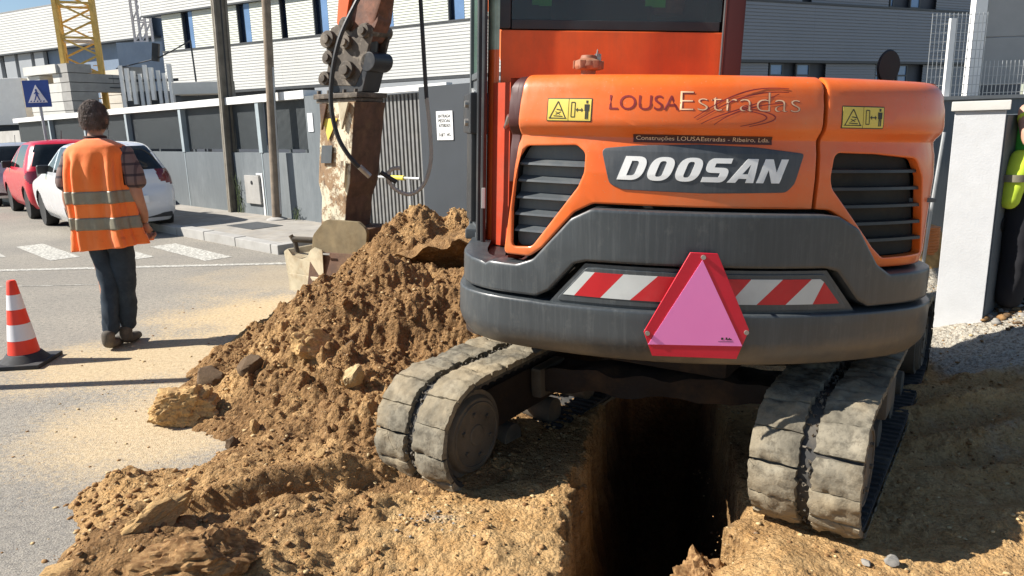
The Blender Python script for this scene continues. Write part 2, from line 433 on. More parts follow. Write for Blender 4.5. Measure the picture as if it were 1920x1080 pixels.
class MB:
    def __init__(s): s.v = []; s.f = []; s.mi = []; s.k = 0
    def add(s, V, F, k=None):
        b = len(s.v); s.v.extend([tuple(map(float, p)) for p in V]); s.f.extend([tuple(i + b for i in f) for f in F])
        s.mi.extend([s.k if k is None else k] * len(F)); return s
    def box(s, x0, x1, y0, y1, z0, z1):
        V = [(x, y, z) for z in (z0, z1) for y in (y0, y1) for x in (x0, x1)]
        return s.add(V, [(0, 2, 3, 1), (4, 5, 7, 6), (0, 1, 5, 4), (2, 6, 7, 3), (0, 4, 6, 2), (1, 3, 7, 5)])
    def cyl(s, p0, p1, r0, r1=None, n=16, cap=True):
        p0, p1 = Vector(p0), Vector(p1); r1 = r0 if r1 is None else r1
        d = (p1 - p0).normalized(); u = d.orthogonal().normalized(); w = d.cross(u)
        V = []
        for p, r in ((p0, r0), (p1, r1)):
            for i in range(n):
                a = 2 * math.pi * i / n; V.append(p + u * (r * math.cos(a)) + w * (r * math.sin(a)))
        F = [(i, (i + 1) % n, n + (i + 1) % n, n + i) for i in range(n)]
        if cap: F += [tuple(range(n - 1, -1, -1)), tuple(range(n, 2 * n))]
        return s.add(V, F)
    def bar(s, p0, p1, wx, wy, up=(0, 0, 1)):
        p0, p1 = Vector(p0), Vector(p1); d = (p1 - p0).normalized(); up = Vector(up)
        if abs(d.dot(up)) > .98: up = Vector((0, 1, 0))
        x = d.cross(up).normalized(); y = x.cross(d).normalized()
        V = [p + x * (a * wx / 2) + y * (b * wy / 2) for p in (p0, p1) for b in (-1, 1) for a in (-1, 1)]
        return s.add(V, [(0, 1, 3, 2), (4, 6, 7, 5), (0, 4, 5, 1), (2, 3, 7, 6), (0, 2, 6, 4), (1, 5, 7, 3)])
    def tube(s, path, r, n=8, cap=True):
        P = [Vector(p) for p in path]; rs = r if isinstance(r, (list, tuple)) else [r] * len(P)
        V = []; u = None
        for i, p in enumerate(P):
            t = (P[min(i + 1, len(P) - 1)] - P[max(i - 1, 0)]).normalized()
            if u is None: u = t.orthogonal().normalized()
            u = (u - t * u.dot(t)); u = u.normalized() if u.length > 1e-6 else t.orthogonal().normalized()
            w = t.cross(u)
            for k in range(n):
                a = 2 * math.pi * k / n; V.append(p + u * (rs[i] * math.cos(a)) + w * (rs[i] * math.sin(a)))
        F = [(i * n + k, i * n + (k + 1) % n, (i + 1) * n + (k + 1) % n, (i + 1) * n + k) for i in range(len(P) - 1) for k in range(n)]
        if cap: F += [tuple(range(n - 1, -1, -1)), tuple(range((len(P) - 1) * n, len(P) * n))]
        return s.add(V, F)
    def lathe(s, prof, c=(0, 0, 0), n=32, axis='Z', cap=True):
        V = []
        for r, z in prof:
            for k in range(n):
                a = 2 * math.pi * k / n; x, y = r * math.cos(a), r * math.sin(a)
                V.append({'Z': (c[0] + x, c[1] + y, c[2] + z), 'X': (c[0] + z, c[1] + x, c[2] + y), 'Y': (c[0] + x, c[1] + z, c[2] + y)}[axis])
        m = len(prof)
        F = [(i * n + k, i * n + (k + 1) % n, (i + 1) * n + (k + 1) % n, (i + 1) * n + k) for i in range(m - 1) for k in range(n)]
        if cap: F += [tuple(range(n - 1, -1, -1)), tuple(range((m - 1) * n, m * n))]
        return s.add(V, F)
    def prism(s, poly, f0, f1):
        """poly: 2-D points; f0,f1 map (a,b) to the two ends in 3-D"""
        n = len(poly); V = [f0(*p) for p in poly] + [f1(*p) for p in poly]
        F = [tuple(range(n - 1, -1, -1)), tuple(range(n, 2 * n))] + [(i, (i + 1) % n, n + (i + 1) % n, n + i) for i in range(n)]
        return s.add(V, F)
    def build(s, name, mats, parent=None, T=None, bevel=0., seg=2, smooth=True, ang=35., loc=None, origin=None):
        me = bpy.data.meshes.new(name)
        V = s.v
        if T is not None: V = [tuple(T(*p)) for p in V]
        if origin is not None: V = [(p[0] - origin[0], p[1] - origin[1], p[2] - origin[2]) for p in V]
        me.from_pydata(V, [], s.f)
        mats = mats if isinstance(mats, (list, tuple)) else [mats]
        for m in mats: me.materials.append(m)
        if len(mats) > 1: me.polygons.foreach_set('material_index', s.mi)
        bm = bmesh.new(); bm.from_mesh(me)
        bmesh.ops.recalc_face_normals(bm, faces=bm.faces)
        if bevel > 0:
            ed = [e for e in bm.edges if len(e.link_faces) == 2 and e.calc_face_angle(0) > R_(25)]
            bmesh.ops.bevel(bm, geom=ed, offset=bevel, segments=seg, affect='EDGES', profile=.6, clamp_overlap=True)
        bm.to_mesh(me); bm.free()
        if smooth: smooth_me(me, ang)
        o = link_mesh(name, me, parent, loc)
        if bevel > 0 and smooth: wnm = o.modifiers.new('normals', 'WEIGHTED_NORMAL'); wnm.keep_sharp = True
        return o

def rotz(a, cx=0., cy=0., cz=0.):
    c, s = math.cos(a), math.sin(a)
    return lambda x, y, z: (cx + c * x - s * y, cy + s * x + c * y, cz + z)

# value noise (vectorised)
_perm = rng.random((256, 256)).astype(np.float64)
def vnoise(x, y, seed=0):
    x = x + seed * 17.3; y = y + seed * 9.7
    xi = np.floor(x).astype(int); yi = np.floor(y).astype(int); fx = x - xi; fy = y - yi
    fx = fx * fx * fx * (fx * (fx * 6 - 15) + 10); fy = fy * fy * fy * (fy * (fy * 6 - 15) + 10)
    g = lambda a, b: _perm[a & 255, b & 255]
    return (g(xi, yi) * (1 - fx) + g(xi + 1, yi) * fx) * (1 - fy) + (g(xi, yi + 1) * (1 - fx) + g(xi + 1, yi + 1) * fx) * fy
def fbm(x, y, sc_, oct_=4, gain=.5, seed=0):
    s = 0.; a = 1.; t = 0.
    for o in range(oct_):
        c, q = math.cos(.6 * o), math.sin(.6 * o)
        s = s + a * (vnoise((x * c - y * q) * sc_, (x * q + y * c) * sc_, seed + o * 3) - .5) * 2; t += a; a *= gain; sc_ *= 2.03
    return s / t
def sstep(a, b, x):
    t = np.clip((x - a) / (b - a), 0, 1); return t * t * (3 - 2 * t)

# ================================================================== GROUND
# ---- road: one sheet to the horizon with a hole under the dig
SX0, SX1, SY0, SY1 = -2.7, 5.2, 1.0, 7.6       # soil heightfield domain
HX0, HX1, HY0, HY1 = -.95, 4.6, 1.2, 5.4       # hole in the road sheet (always covered by soil)
def ring_sheet(name, mat, x0, x1, y0, y1, z, kind='structure'):
    xs = [-500, -40, -12, -6, x0, 0, x1, 6, 14, 500]; ys = [-60, -5, y0, 3, y1, 8, 14, 30, 700]
    V = [(x, y, z) for y in ys for x in xs]; F = []
    nx = len(xs)
    for j in range(len(ys) - 1):
        for i in range(nx - 1):
            cx, cy = (xs[i] + xs[i + 1]) / 2, (ys[j] + ys[j + 1]) / 2
            if x0 < cx < x1 and y0 < cy < y1: continue
            F.append((j * nx + i, j * nx + i + 1, (j + 1) * nx + i + 1, (j + 1) * nx + i))
    me = bpy.data.meshes.new(name); me.from_pydata(V, [], F); me.materials.append(mat)
    o = link_mesh(name, me); tag(o, kind=kind); return o
ring_sheet('road', M['asphalt'], HX0, HX1, HY0, HY1, 0.0)

TR_A = math.atan2(.17, .78)                     # trench heading (right of forward)
def trench_frame(X, Y):
    dx, dy = X - .42, Y - 2.3
    c, s = math.cos(TR_A), math.sin(TR_A)
    return dx * c - dy * s, dx * s + dy * c      # lateral (right +), along
def grid_pts(x0, x1, y0, y1, nx, ypow=1.35, ny=300):
    xs = np.linspace(x0, x1, nx); t = np.linspace(0, 1, ny) ** ypow; ys = y0 + (y1 - y0) * t
    return np.meshgrid(xs, ys)
def ypoly(pts, X, Y):
    """signed-ish inside distance for a polygon (positive inside)"""
    P = np.array(pts); n = len(P); d = np.full(X.shape, 1e9); ins = np.zeros(X.shape, bool)
    for i in range(n):
        a, b = P[i], P[(i + 1) % n]; e = b - a; L2 = e @ e
        t = np.clip(((X - a[0]) * e[0] + (Y - a[1]) * e[1]) / L2, 0, 1)
        d = np.minimum(d, np.hypot(X - a[0] - t * e[0], Y - a[1] - t * e[1]))
        c = ((a[1] > Y) != (b[1] > Y)) & (X < (b[0] - a[0]) * (Y - a[1]) / (b[1] - a[1] + 1e-12) + a[0])
        ins ^= c
    return np.where(ins, d, -d)
SOILPOLY = [(-1.45, 1.0), (-1.62, 2.2), (-1.80, 2.6), (-1.92, 2.9), (-1.80, 3.08), (-1.50, 3.18), (-1.38, 3.5), (-1.6, 3.8), (-1.9, 4.3), (-2.0, 5.2),
            (-1.6, 6.2), (-1.2, 7.1), (.6, 7.2), (3.2, 6.8), (5.4, 6.8), (5.4, .9)]
LP = {'f': None}
def soil_h(X, Y):
    dist = ypoly(SOILPOLY, X, Y) + .16 * fbm(X, Y, 2.2, 4, seed=3) + .05 * fbm(X, Y, 9, 3, seed=5)
    cover = sstep(-.02, .22, dist)
    z = -.035 + .040 * sstep(-.03, .05, dist) + .05 * cover * sstep(-.3, .3, -X)
    z = z - .085 * sstep(-.93, -.45, X) * (1 - sstep(2.1, 3.0, X)) * cover
    z = z + cover * (.024 * fbm(X, Y, 3.1, 4, seed=11) + .022 * (np.abs(fbm(X, Y, 9, 3, seed=12)) - .12) * (1 + .8 * sstep(0., -.8, X)) + .015 * (np.abs(fbm(X, Y, 30, 3, seed=13)) - .12) * (.4 + 1.2 * sstep(-.15, .35, fbm(X, Y, 2.2, 3, seed=14))))
    # broken ridge and little step lower left
    rx, ry = X + 1.02, Y - 2.77 - .18 * np.sin((X + 1.0) * 3)
    lip = np.exp(-((ry - .05) / .07) ** 2) * sstep(-.75, -.25, rx) * (1 - sstep(.35, .6, rx))
    z = z + .055 * lip - .075 * np.exp(-((ry + .055) / .05) ** 2) * sstep(-.6, -.1, rx) * (1 - sstep(.3, .55, rx))
    z = z + .10 * np.exp(-(((X + 1.35) / .22) ** 2 + ((Y - 2.27) / .16) ** 2)) + .05 * np.exp(-(((X + 1.0) / .3) ** 2 + ((Y - 2.2) / .12) ** 2))
    z = z + .03 * sstep(-.1, .5, fbm(X, Y, 4.2, 4, seed=21)) * cover * (1 - sstep(-.2, .3, X)) * sstep(.0, .5, 3.6 - Y)
    # wavy ruts under the shade on the right
    m = sstep(1.75, 2.1, X) * (1 - sstep(3.7, 4.1, Y))
    ph = (Y * 1.0 - .12 * X + .10 * fbm(X, Y, 1.7, 3, seed=31)) * 2 * math.pi / .33
    z = z + m * (.028 * np.sin(ph) + .030 * fbm(X * .35, Y * 2.6, 5, 4, seed=33))
    z = z + .09 * np.exp(-((Y - 3.62 - .05 * np.sin(X * 4)) / .10) ** 2) * sstep(2.1, 2.5, X) + .06 * np.exp(-((Y - 3.92 - .06 * fbm(X, X, 3, 2, seed=7)) / .07) ** 2) * sstep(2.0, 2.4, X)
    # the gravel bank by the white pillar
    z = z + sstep(2.45, 3.4, X + .25 * (Y - 4.5)) * .20 * sstep(3.6, 4.4, Y)
    # bank left of trench lip, and hump on the right of the trench
    u, v = trench_frame(X, Y)
    z = z + .06 * np.exp(-((u + .34) / .12) ** 2) * np.exp(-((v - .62) / .28) ** 2)
    z = z + .085 * np.exp(-((u - .48) / .20) ** 2) * np.exp(-((v + .02) / .30) ** 2) - .05 * np.exp(-((u - .55) / .3) ** 2) * sstep(.1, -.8, v) * 0
    z = z + .04 * np.exp(-((X - 1.55) / .5) ** 2 - ((Y - 2.05) / .12) ** 2)
    # left track settles a little
    z = z - .035 * np.exp(-(((X + .28) / .35) ** 2 + ((Y - 3.0) / .3) ** 2))
    # trench
    w = .245 + .03 * fbm(v, v * .3, 2.6, 4, seed=41) + .014 * fbm(v * 2, v, 11, 3, seed=42)
    wl = w + .07 * fbm(v * .7 + 9, v, 3.4, 5, seed=44) + .02 + .022 * fbm(X * 2, v * 2, 14, 3, seed=46)
    notch = .10 * np.exp(-((v - .35) / .10) ** 2)
    left = -(u + wl); right = u - (w + .02 - notch + .13 * sstep(.02, .25, v))
    end = v - 3.2
    out = np.maximum(np.maximum(left, right), end)
    depth = sstep(.012, -.20, out) * 1.0 + sstep(-.02, .006, -out) * .42 
    depth = np.where(out < .012, depth, 0)
    z = z - depth * (1.1 + .06 * fbm(X, Y, 9, 3, seed=45))
    z = z - .03 * np.exp(-(np.maximum(out, 0) / .035)) * (X > -.8)
    outside = np.maximum(np.maximum(HX0 + .03 - X, X - HX1 + .03), np.maximum(HY0 + .03 - Y, Y - HY1 + .03))
    z = np.where((outside > 0) & (dist > .10), np.maximum(z, .006 + .01 * vnoise(X * 9, Y * 9, 3)), z)
    return z, dist, out
def mesh_grid(name, X, Y, Z, mat, tone, parent=None, keep=None, kind=None):
    ny, nx = X.shape
    idx = np.arange(nx * ny).reshape(ny, nx)
    q = np.stack([idx[:-1, :-1], idx[:-1, 1:], idx[1:, 1:], idx[1:, :-1]], -1).reshape(-1, 4)
    if keep is not None:
        k = keep.reshape(-1)[q].any(1); q = q[k]
        used = np.unique(q); remap = np.full(nx * ny, -1); remap[used] = np.arange(len(used)); q = remap[q]
    else: used = np.arange(nx * ny)
    co = np.stack([X, Y, Z], -1).reshape(-1, 3)[used]; tn = tone.reshape(-1, tone.shape[-1])[used]
    me = bpy.data.meshes.new(name)
    me.vertices.add(len(co)); me.vertices.foreach_set('co', co.astype(np.float32).ravel())
    me.loops.add(len(q) * 4); me.loops.foreach_set('vertex_index', q.astype(np.int32).ravel())
    me.polygons.add(len(q)); me.polygons.foreach_set('loop_start', np.arange(0, len(q) * 4, 4, dtype=np.int32))
    me.polygons.foreach_set('loop_total', np.full(len(q), 4, dtype=np.int32))
    me.update(); me.validate()
    a = me.color_attributes.new('tone', 'FLOAT_COLOR', 'POINT')
    c4 = np.concatenate([tn, np.zeros((len(tn), 4 - tn.shape[1]))], 1).astype(np.float32); a.data.foreach_set('color', c4.ravel())
    me.materials.append(mat); me.shade_smooth()
    o = link_mesh(name, me, parent)
    if kind: tag(o, kind=kind)
    return o
X, Y = grid_pts(SX0, SX1, SY0, SY1, 700, 1.4, 430)
Z, dist, out = soil_h(X, Y)
tb = .36 + .6 * fbm(X, Y, 1.6, 4, seed=51) + .25 * sstep(-.6, -1.4, X) * sstep(3.4, 2.2, Y)
tb = tb + .35 * np.exp(-(((X + .9) / .9) ** 2 + ((Y - 3.9) / .9) ** 2))
tb = tb - .5 * np.exp(-(((X + .15) / .45) ** 2 + ((Y - 2.3) / .5) ** 2))
tb = np.where(out < .0, .42, tb)
tb = tb - .25 * sstep(1.0, 2.0, X)
tg = sstep(2.35, 2.8, X + .15 * fbm(X, Y, 3, 3, seed=52)) * sstep(3.75, 4.05, Y) * .9 + .45 * np.exp(-(((X + .33) / .18) ** 2 + ((Y - 2.62) / .08) ** 2))
tg = tg + .35 * sstep(1.7, 2.3, X) * (1 - sstep(3.5, 3.8, Y))
trench_shade = sstep(-.25, -.80, Z) * .86  # painted shade: soil colour blackens with depth in the trench
mesh_grid('soil_ground', X, Y, Z, M['soil'], np.stack([tb, tg, trench_shade], -1), kind='structure', keep=dist > -.12)
_gx, _gy, _gz = X[0], Y[:, 0], Z
def soil_at(x, y):
    i = int(np.clip(np.searchsorted(_gx, x), 1, len(_gx) - 1)); j = int(np.clip(np.searchsorted(_gy, y), 1, len(_gy) - 1))
    return float(_gz[j, i])

# ---- the two spoil heaps (things)
def cone_h(X, Y, cx, cy, h, slope, ex=1., ang=0.):
    c, s = math.cos(ang), math.sin(ang); dx, dy = X - cx, Y - cy
    a, b = (dx * c + dy * s) / ex, -dx * s + dy * c
    r = np.sqrt(a * a + b * b + .006)
    return h - slope * r
def smax(L, k=.05):
    m = L[0]
    for q in L[1:]:
        t = np.clip(.5 + .5 * (q - m) / k, 0, 1); m = m + (q - m) * t + k * t * (1 - t)
    return m
def heap(name, label, group, cones, dom, n, seed, tone0, cut=None):
    X, Y = grid_pts(dom[0], dom[1], dom[2], dom[3], n[0], 1.15, n[1])
    wx = X + .07 * fbm(X, Y, 4, 3, seed=seed + 1); wy = Y + .07 * fbm(X, Y, 4, 3, seed=seed + 2)
    Z = smax([cone_h(wx, wy, *c) for c in cones])
    k = sstep(-.05, .12, Z)
    rid = 1 - np.abs(fbm(X, Y, 5.2, 4, seed=seed + 4)) * 2.6
    Z = Z + k * (.066 * fbm(X, Y, 3.4, 4, seed=seed + 3) + .026 * rid + .075 * (np.abs(fbm(X, Y, 9, 3, seed=seed + 5)) - .15) + .034 * (np.abs(fbm(X, Y, 26, 3, seed=seed + 6)) - .15) + .012 * fbm(X, Y, 55, 2, seed=seed + 7))
    if cut: Z = cut(X, Y, Z)
    tb = tone0 + .55 * fbm(X, Y, 2.4, 4, seed=seed + 8) + .22 * sstep(.1, .5, Z)
    tg = .12 * fbm(X, Y, 5, 3, seed=seed + 9) + .0 * X
    o = mesh_grid(name, X, Y, Z, M['soil'], np.stack([tb, tg], -1), keep=Z > -.05)
    tag(o, label, 'soil heap', group)
    return (X[0], Y[:, 0], Z)
HEAPS = []
def cut_front(X, Y, Z):
    # hollow with a slumped, darker scarp in the middle of the face
    sc_ = np.exp(-(((X + .75) / .34) ** 2 + ((Y - 4.32) / .10) ** 2)); Z = Z - .085 * sc_
    Z = Z + .055 * np.exp(-(((X + .95) / .5) ** 2 + ((Y - 4.52) / .08) ** 2))
    Z = Z + .05 * np.exp(-(((X + 1.28) / .16) ** 2 + ((Y - 4.05) / .16) ** 2)) + .05 * np.exp(-(((X + .78) / .13) ** 2 + ((Y - 3.8) / .12) ** 2))
    return Z
HEAPS.append(heap('spoil_heap', 'broad brown soil heap between the walking person and the left track', 'spoil heaps',
     [(-.92, 5.0, .64, .60, 1.1, 0.), (-.35, 5.05, .54, .55, 1.6, 0.), (-1.25, 4.6, .40, .46), (-1.02, 4.0, .27, .40, 1.15, .5),
      (-.72, 3.50, .16, .30, 1.2, -.2), (.15, 5.2, .5, .5)], (-2.5, .9, 2.6, 6.2), (400, 400), 60, .66, cut_front))
def cut_back(X, Y, Z):
    Z = Z - .16 * sstep(-.55, -.1, X) * np.exp(-((Y - 5.85) / .16) ** 2)
    return Z
HEAPS.append(heap('spoil_heap', 'taller reddish brown soil heap behind the first one, in front of the slatted gate', 'spoil heaps',
     [(-.80, 6.35, .86, .82, 1.0, 0.), (-.42, 6.4, .79, .80, 1.3, 0.), (.2, 6.4, .66, .7, 1.4, 0.)], (-2.0, 1.5, 5.2, 7.6), (260, 220), 80, .58, cut_back))
def surf_at(x, y):
    z = soil_at(x, y)
    for gx, gy, gz in HEAPS:
        if gx[0] < x < gx[-1] and gy[0] < y < gy[-1]:
            z = max(z, float(gz[min(np.searchsorted(gy, y), len(gy) - 1), min(np.searchsorted(gx, x), len(gx) - 1)]))
    return z

# ---- lumps: a noisy angular stone mesh
def rock_mesh(name, mat, sub=2, amp=.3, seed=0, flat=.75, sharp=0.):
    bm = bmesh.new(); bmesh.ops.create_icosphere(bm, subdivisions=sub, radius=1.0)
    r = random.Random(seed)
    planes = [(Vector((r.gauss(0, 1), r.gauss(0, 1), r.gauss(0, 1))).normalized(), r.uniform(.55, .85)) for _ in range(9 if sharp else 5)]
    from mathutils import noise as mn
    for v in bm.verts:
        p = v.co.copy()
        for nrm, d in planes:
            k = p.dot(nrm)
            if k > d: p -= nrm * (k - d) * .92
        q = v.co * 1.7 + Vector((seed * 3.1, 0, 0))
        p *= 1 + amp * .5 * mn.noise(q) + amp * .35 * mn.noise(q * 2.7) + amp * .2 * mn.noise(q * 6)
        p.z *= flat; v.co = p
    me = bpy.data.meshes.new(name); bm.to_mesh(me); bm.free(); me.materials.append(mat)
    if sub >= 3: smooth_me(me, 28)
    return me
def place_rock(name, me, x, y, size, rot, label, cat='rock', group=None, sink=.3, z=None):
    o = link_mesh(name, me); o.scale = size; o.rotation_euler = rot
    zz = surf_at(x, y) if z is None else z
    o.location = (x, y, zz + size[2] * (.62 - sink))
    return tag(o, label, cat, group)

place_rock('rock', rock_mesh('rock', M['rock_ochre'], 5, .5, 3, .8), -1.76, 3.66, (.18, .15, .155), (0, 0, .3),
           'lumpy ochre rock on the asphalt at the foot of the spoil heap, largest lump there', sink=.15, z=.0)
place_rock('rock', rock_mesh('rock', M['rock_dark'], 3, .2, 5, .7, 1), -1.78, 4.06, (.11, .09, .10), (.2, .2, .5),
           'smooth dark brown stone sitting just above the lumpy ochre rock', sink=.1, z=.045)
place_rock('rock', rock_mesh('rock', M['rock_dark'], 3, .25, 9, .8, 1), -1.50, 3.93, (.07, .08, .10), (.3, .5, .9),
           'small upright brown stone wedged right of the lumpy ochre rock', sink=.1)
place_rock('rock', rock_mesh('rock', M['rock_ochre'], 4, .55, 12, .7, 0), -1.33, 2.40, (.055, .15, .07), (.1, .25, -.5),
           'long ochre ridge of clay near the lower left corner, left of the rough lump', sink=.35)
place_rock('rock', rock_mesh('rock', M['clod'], 5, .5, 15), -1.04, 2.14, (.20, .13, .13), (0, .1, .4),
           'large rough ochre lump at the bottom edge right of the ochre clay ridge', sink=.45)
place_rock('rock', rock_mesh('rock', M['rock_ochre'], 4, .4, 18), -1.52, 2.20, (.10, .06, .05), (0, .1, .3),
           'flat ochre lump on the asphalt edge at the lower left corner', sink=.1, z=.03)
place_rock('rock', rock_mesh('rock', M['rock_pale'], 4, .3, 21, .9, 1), -.86, 3.66, (.055, .05, .12), (.45, .1, .3),
           'pale pointed clod leaning on the middle of the spoil heap face', sink=.25)
place_rock('rock', rock_mesh('rock', M['rock_ochre'], 4, .5, 23), -1.15, 4.0, (.14, .10, .12), (0, .3, .7),
           'brown block of clay sticking out of the left side of the spoil heap', sink=.25)
place_rock('rock', rock_mesh('rock', M['rock_dark'], 4, .35, 25), -.62, 5.62, (.10, .10, .09), (.35, -.28, .12),
           'dark lump of clay beside the overhanging slab between the two spoil heaps', sink=.05)
place_rock('rock', rock_mesh('rock', M['rock_grey'], 3, .2, 27, .7, 1), 1.325, 2.30, (.034, .028, .024), (0, 0, .4),
           'dark grey stone on the sand just right of the right track', 'stone', sink=.0)
place_rock('rock', rock_mesh('rock', M['rock_grey'], 3, .2, 28, .6, 1), 1.24, 2.31, (.022, .02, .016), (0, 0, 1.4),
           'small pale grey pebble beside the dark grey stone at the right track', 'stone', sink=.0)
place_rock('rock', rock_mesh('rock', M['clod'], 5, .6, 33, .8, 0), .70, 2.50, (.11, .12, .13), (.5, .5, .2),
           'broken clod catching the sun inside the dark trench', 'clod', sink=.0, z=-.36)

# overhanging slab of undug ground on the back heap: lit crust above, shaded underside
m = MB(); pt = [(-1.05, .42), (-.80, .54), (-.52, .62), (-.20, .68), (.25, .70), (.25, .32), (-.30, .34), (-.66, .38)]
m.prism(pt, lambda a, b: (a, 5.34 + 1.5 * (.70 - b) - .12 * (a + .4), b), lambda a, b: (a, 6.3, b - .02))
o = m.build('clay_slab', M['soil'], smooth=False, bevel=.0, origin=(-.4, 6., .6), loc=(-.4, 6., .6))
bm = bmesh.new(); bm.from_mesh(o.data); bmesh.ops.triangulate(bm, faces=bm.faces); bmesh.ops.subdivide_edges(bm, edges=bm.edges, cuts=8, use_grid_fill=True)
from mathutils import noise as mn
for v in bm.verts:
    q = v.co * 4; v.co += Vector((mn.noise(q), mn.noise(q + Vector((9, 0, 0))), mn.noise(q + Vector((0, 9, 0))))) * .07 + Vector((mn.noise(v.co * 9), 0, mn.noise(v.co * 11))) * .05
bm.to_mesh(o.data); bm.free(); smooth_me(o.data, 50)
ca_ = o.data.color_attributes.new('tone', 'FLOAT_COLOR', 'POINT')
for d_ in ca_.data: d_.color = (.72, .05, 0, 0)
tag(o, 'overhanging dark slab of clay with a sunlit top crust on the back spoil heap', 'clay slab')

# countable clods
protos = [rock_mesh('soil_clod', M[m], 2, .5, 40 + i, .75, i % 2) for i, m in enumerate(('clod', 'clod', 'rock_ochre', 'clod', 'rock_dark'))]
def rnd_heap_pt():
    while True:
        x, y = rng.uniform(-2.3, .2), rng.uniform(2.0, 6.4)
        if ypoly(SOILPOLY, np.array([[x]]), np.array([[y]]))[0, 0] < -.15: continue
        if -.75 + .6 * (y - 2.85) < x and y < 5.2 and x > -.7: continue
        return x, y
for i in range(70):
    x, y = rnd_heap_pt(); s = .012 + .030 * rng.random() ** 2.4
    o = link_mesh('soil_clod', protos[i % 5]); o.scale = (s * rng.uniform(.8, 1.4), s, s * rng.uniform(.6, 1.))
    o.rotation_euler = tuple(rng.uniform(0, 6, 3)); o.location = (x, y, surf_at(x, y) + s * .25)
    tag(o, 'fist-sized brown soil clod lying among many on the dug-up soil', 'soil clod', 'soil clods strewn over the dug-up soil')
# uncountable crumbs and pebbles
STUFFLAB = {'soil_crumbs': ('loose brown crumbs of soil scattered over the heap and the dug ground', 'soil crumbs'), 'gravel': ('fine pale gravel scattered over the bare ground beside the machine', 'gravel'),
            'road_grit': ('scattered grit and crumbs on the asphalt left of the spoil heap', 'grit'), 'rubble': ('dark rubble at the foot of the grey side wall', 'rubble')}
def scatter(name, n, sampler, smin, smax, mats, pw=3., seed=0, lab=None, zoff=.1, kindn='stuff'):
    r = np.random.default_rng(seed); tv = []; tf = []
    for k in range(6):
        me = rock_mesh('t', mats[0], 1, .5, 70 + k, .8, k % 2)
        tv.append(np.array([v.co[:] for v in me.vertices])); tf.append(np.array([p.vertices[:] for p in me.polygons])); bpy.data.meshes.remove(me)
    VV = []; FF = []; MI = []; b = 0
    for i in range(n):
        p = sampler(r)
        if p is None: continue
        x, y, z = p; s = smin + (smax - smin) * r.random() ** pw; k = i % 6
        a = r.uniform(0, 6.28); c_, s_ = math.cos(a), math.sin(a); t = tv[k] * np.array([s * r.uniform(.8, 1.5), s, s * r.uniform(.6, 1.)])
        t = np.stack([t[:, 0] * c_ - t[:, 1] * s_ + x, t[:, 0] * s_ + t[:, 1] * c_ + y, t[:, 2] + z + s * zoff], -1)
        VV.append(t); FF.append(tf[k] + b); MI.append(np.full(len(tf[k]), i % len(mats))); b += len(t)
    V = np.concatenate(VV); F = np.concatenate(FF); mi = np.concatenate(MI)
    me = bpy.data.meshes.new(name); me.vertices.add(len(V)); me.vertices.foreach_set('co', V.astype(np.float32).ravel())
    me.loops.add(len(F) * 3); me.loops.foreach_set('vertex_index', F.astype(np.int32).ravel())
    me.polygons.add(len(F)); me.polygons.foreach_set('loop_start', np.arange(0, len(F) * 3, 3, dtype=np.int32)); me.polygons.foreach_set('loop_total', np.full(len(F), 3, dtype=np.int32))
    for m in mats: me.materials.append(m)
    me.polygons.foreach_set('material_index', mi.astype(np.int32)); me.update(); me.validate()
    o = link_mesh(name, me); tag(o, *STUFFLAB.get(name, (lab, None)), kind=kindn); return o
def samp_soil(r):
    x, y = r.uniform(-2.4, .35), 1.9 + 4.6 * r.random() ** 1.1
    d = ypoly(SOILPOLY, np.array([[x]]), np.array([[y]]))[0, 0]
    if d < -.25 or (d < 0 and r.random() < .80): return None
    u, v = trench_frame(x, y)
    if u > -.26: return None
    dens = .45 + .55 * float(fbm(np.array([x]), np.array([y]), 2.5, 3, seed=91)[0] > -.05)
    if r.random() > dens: return None
    if y < 3.0 and x > -.6 and r.random() < .45: return None
    return x, y, surf_at(x, y)
scatter('soil_crumbs', 26000, samp_soil, .0025, .016, [M['clod'], M['clod'], M['clod'], M['clod'], M['clod'], M['clod'], M['clod'], M['rock_pale'], M['clod'], M['clod']], 5.5, 5)
def samp_right(r):
    x, y = r.uniform(.7, 4.6), 1.7 + 4.2 * r.random()
    u, v = trench_frame(x, y)
    if u < .3 or ypoly(SOILPOLY, np.array([[x]]), np.array([[y]]))[0, 0] < 0: return None
    return x, y, surf_at(x, y)
scatter('gravel', 6500, samp_right, .003, .013, [M['rock_pale'], M['clod'], M['clod'], M['rock_pale'], M['clod']], 4., 6)
def samp_edge(r):
    x, y = -.36 + .09 * r.normal(), 2.60 + .05 * r.normal()
    return x, y, surf_at(x, y)
scatter('gravel', 120, samp_edge, .003, .012, [M['rock_pale'], M['rock_grey'], M['clod']], 2.4, 8)
def samp_road(r):
    x, y = r.uniform(-3.2, -1.3), r.uniform(2.2, 6.5)
    return x, y, max(0., surf_at(x, y) if x > SX0 else 0.)
scatter('road_grit', 420, samp_road, .003, .012, [M['clod'], M['rock_pale'], M['clod']], 3.5, 9)

# ================================================================== STREET
WA = R_(46.4)                                   # wall heading, left of forward
Wd = Vector((math.sin(WA), -math.cos(WA), 0)); Wn = Vector((-math.cos(WA), -math.sin(WA), 0))   # along (to the right), towards camera
WP = Vector((-4.98, 13.11, 0))
def wt(u, z=0., o=0.):                          # wall frame -> world
    p = WP + Wd * u + Wn * o; return (p.x, p.y, z)
def wT(u, o, z): return wt(u, z, o)
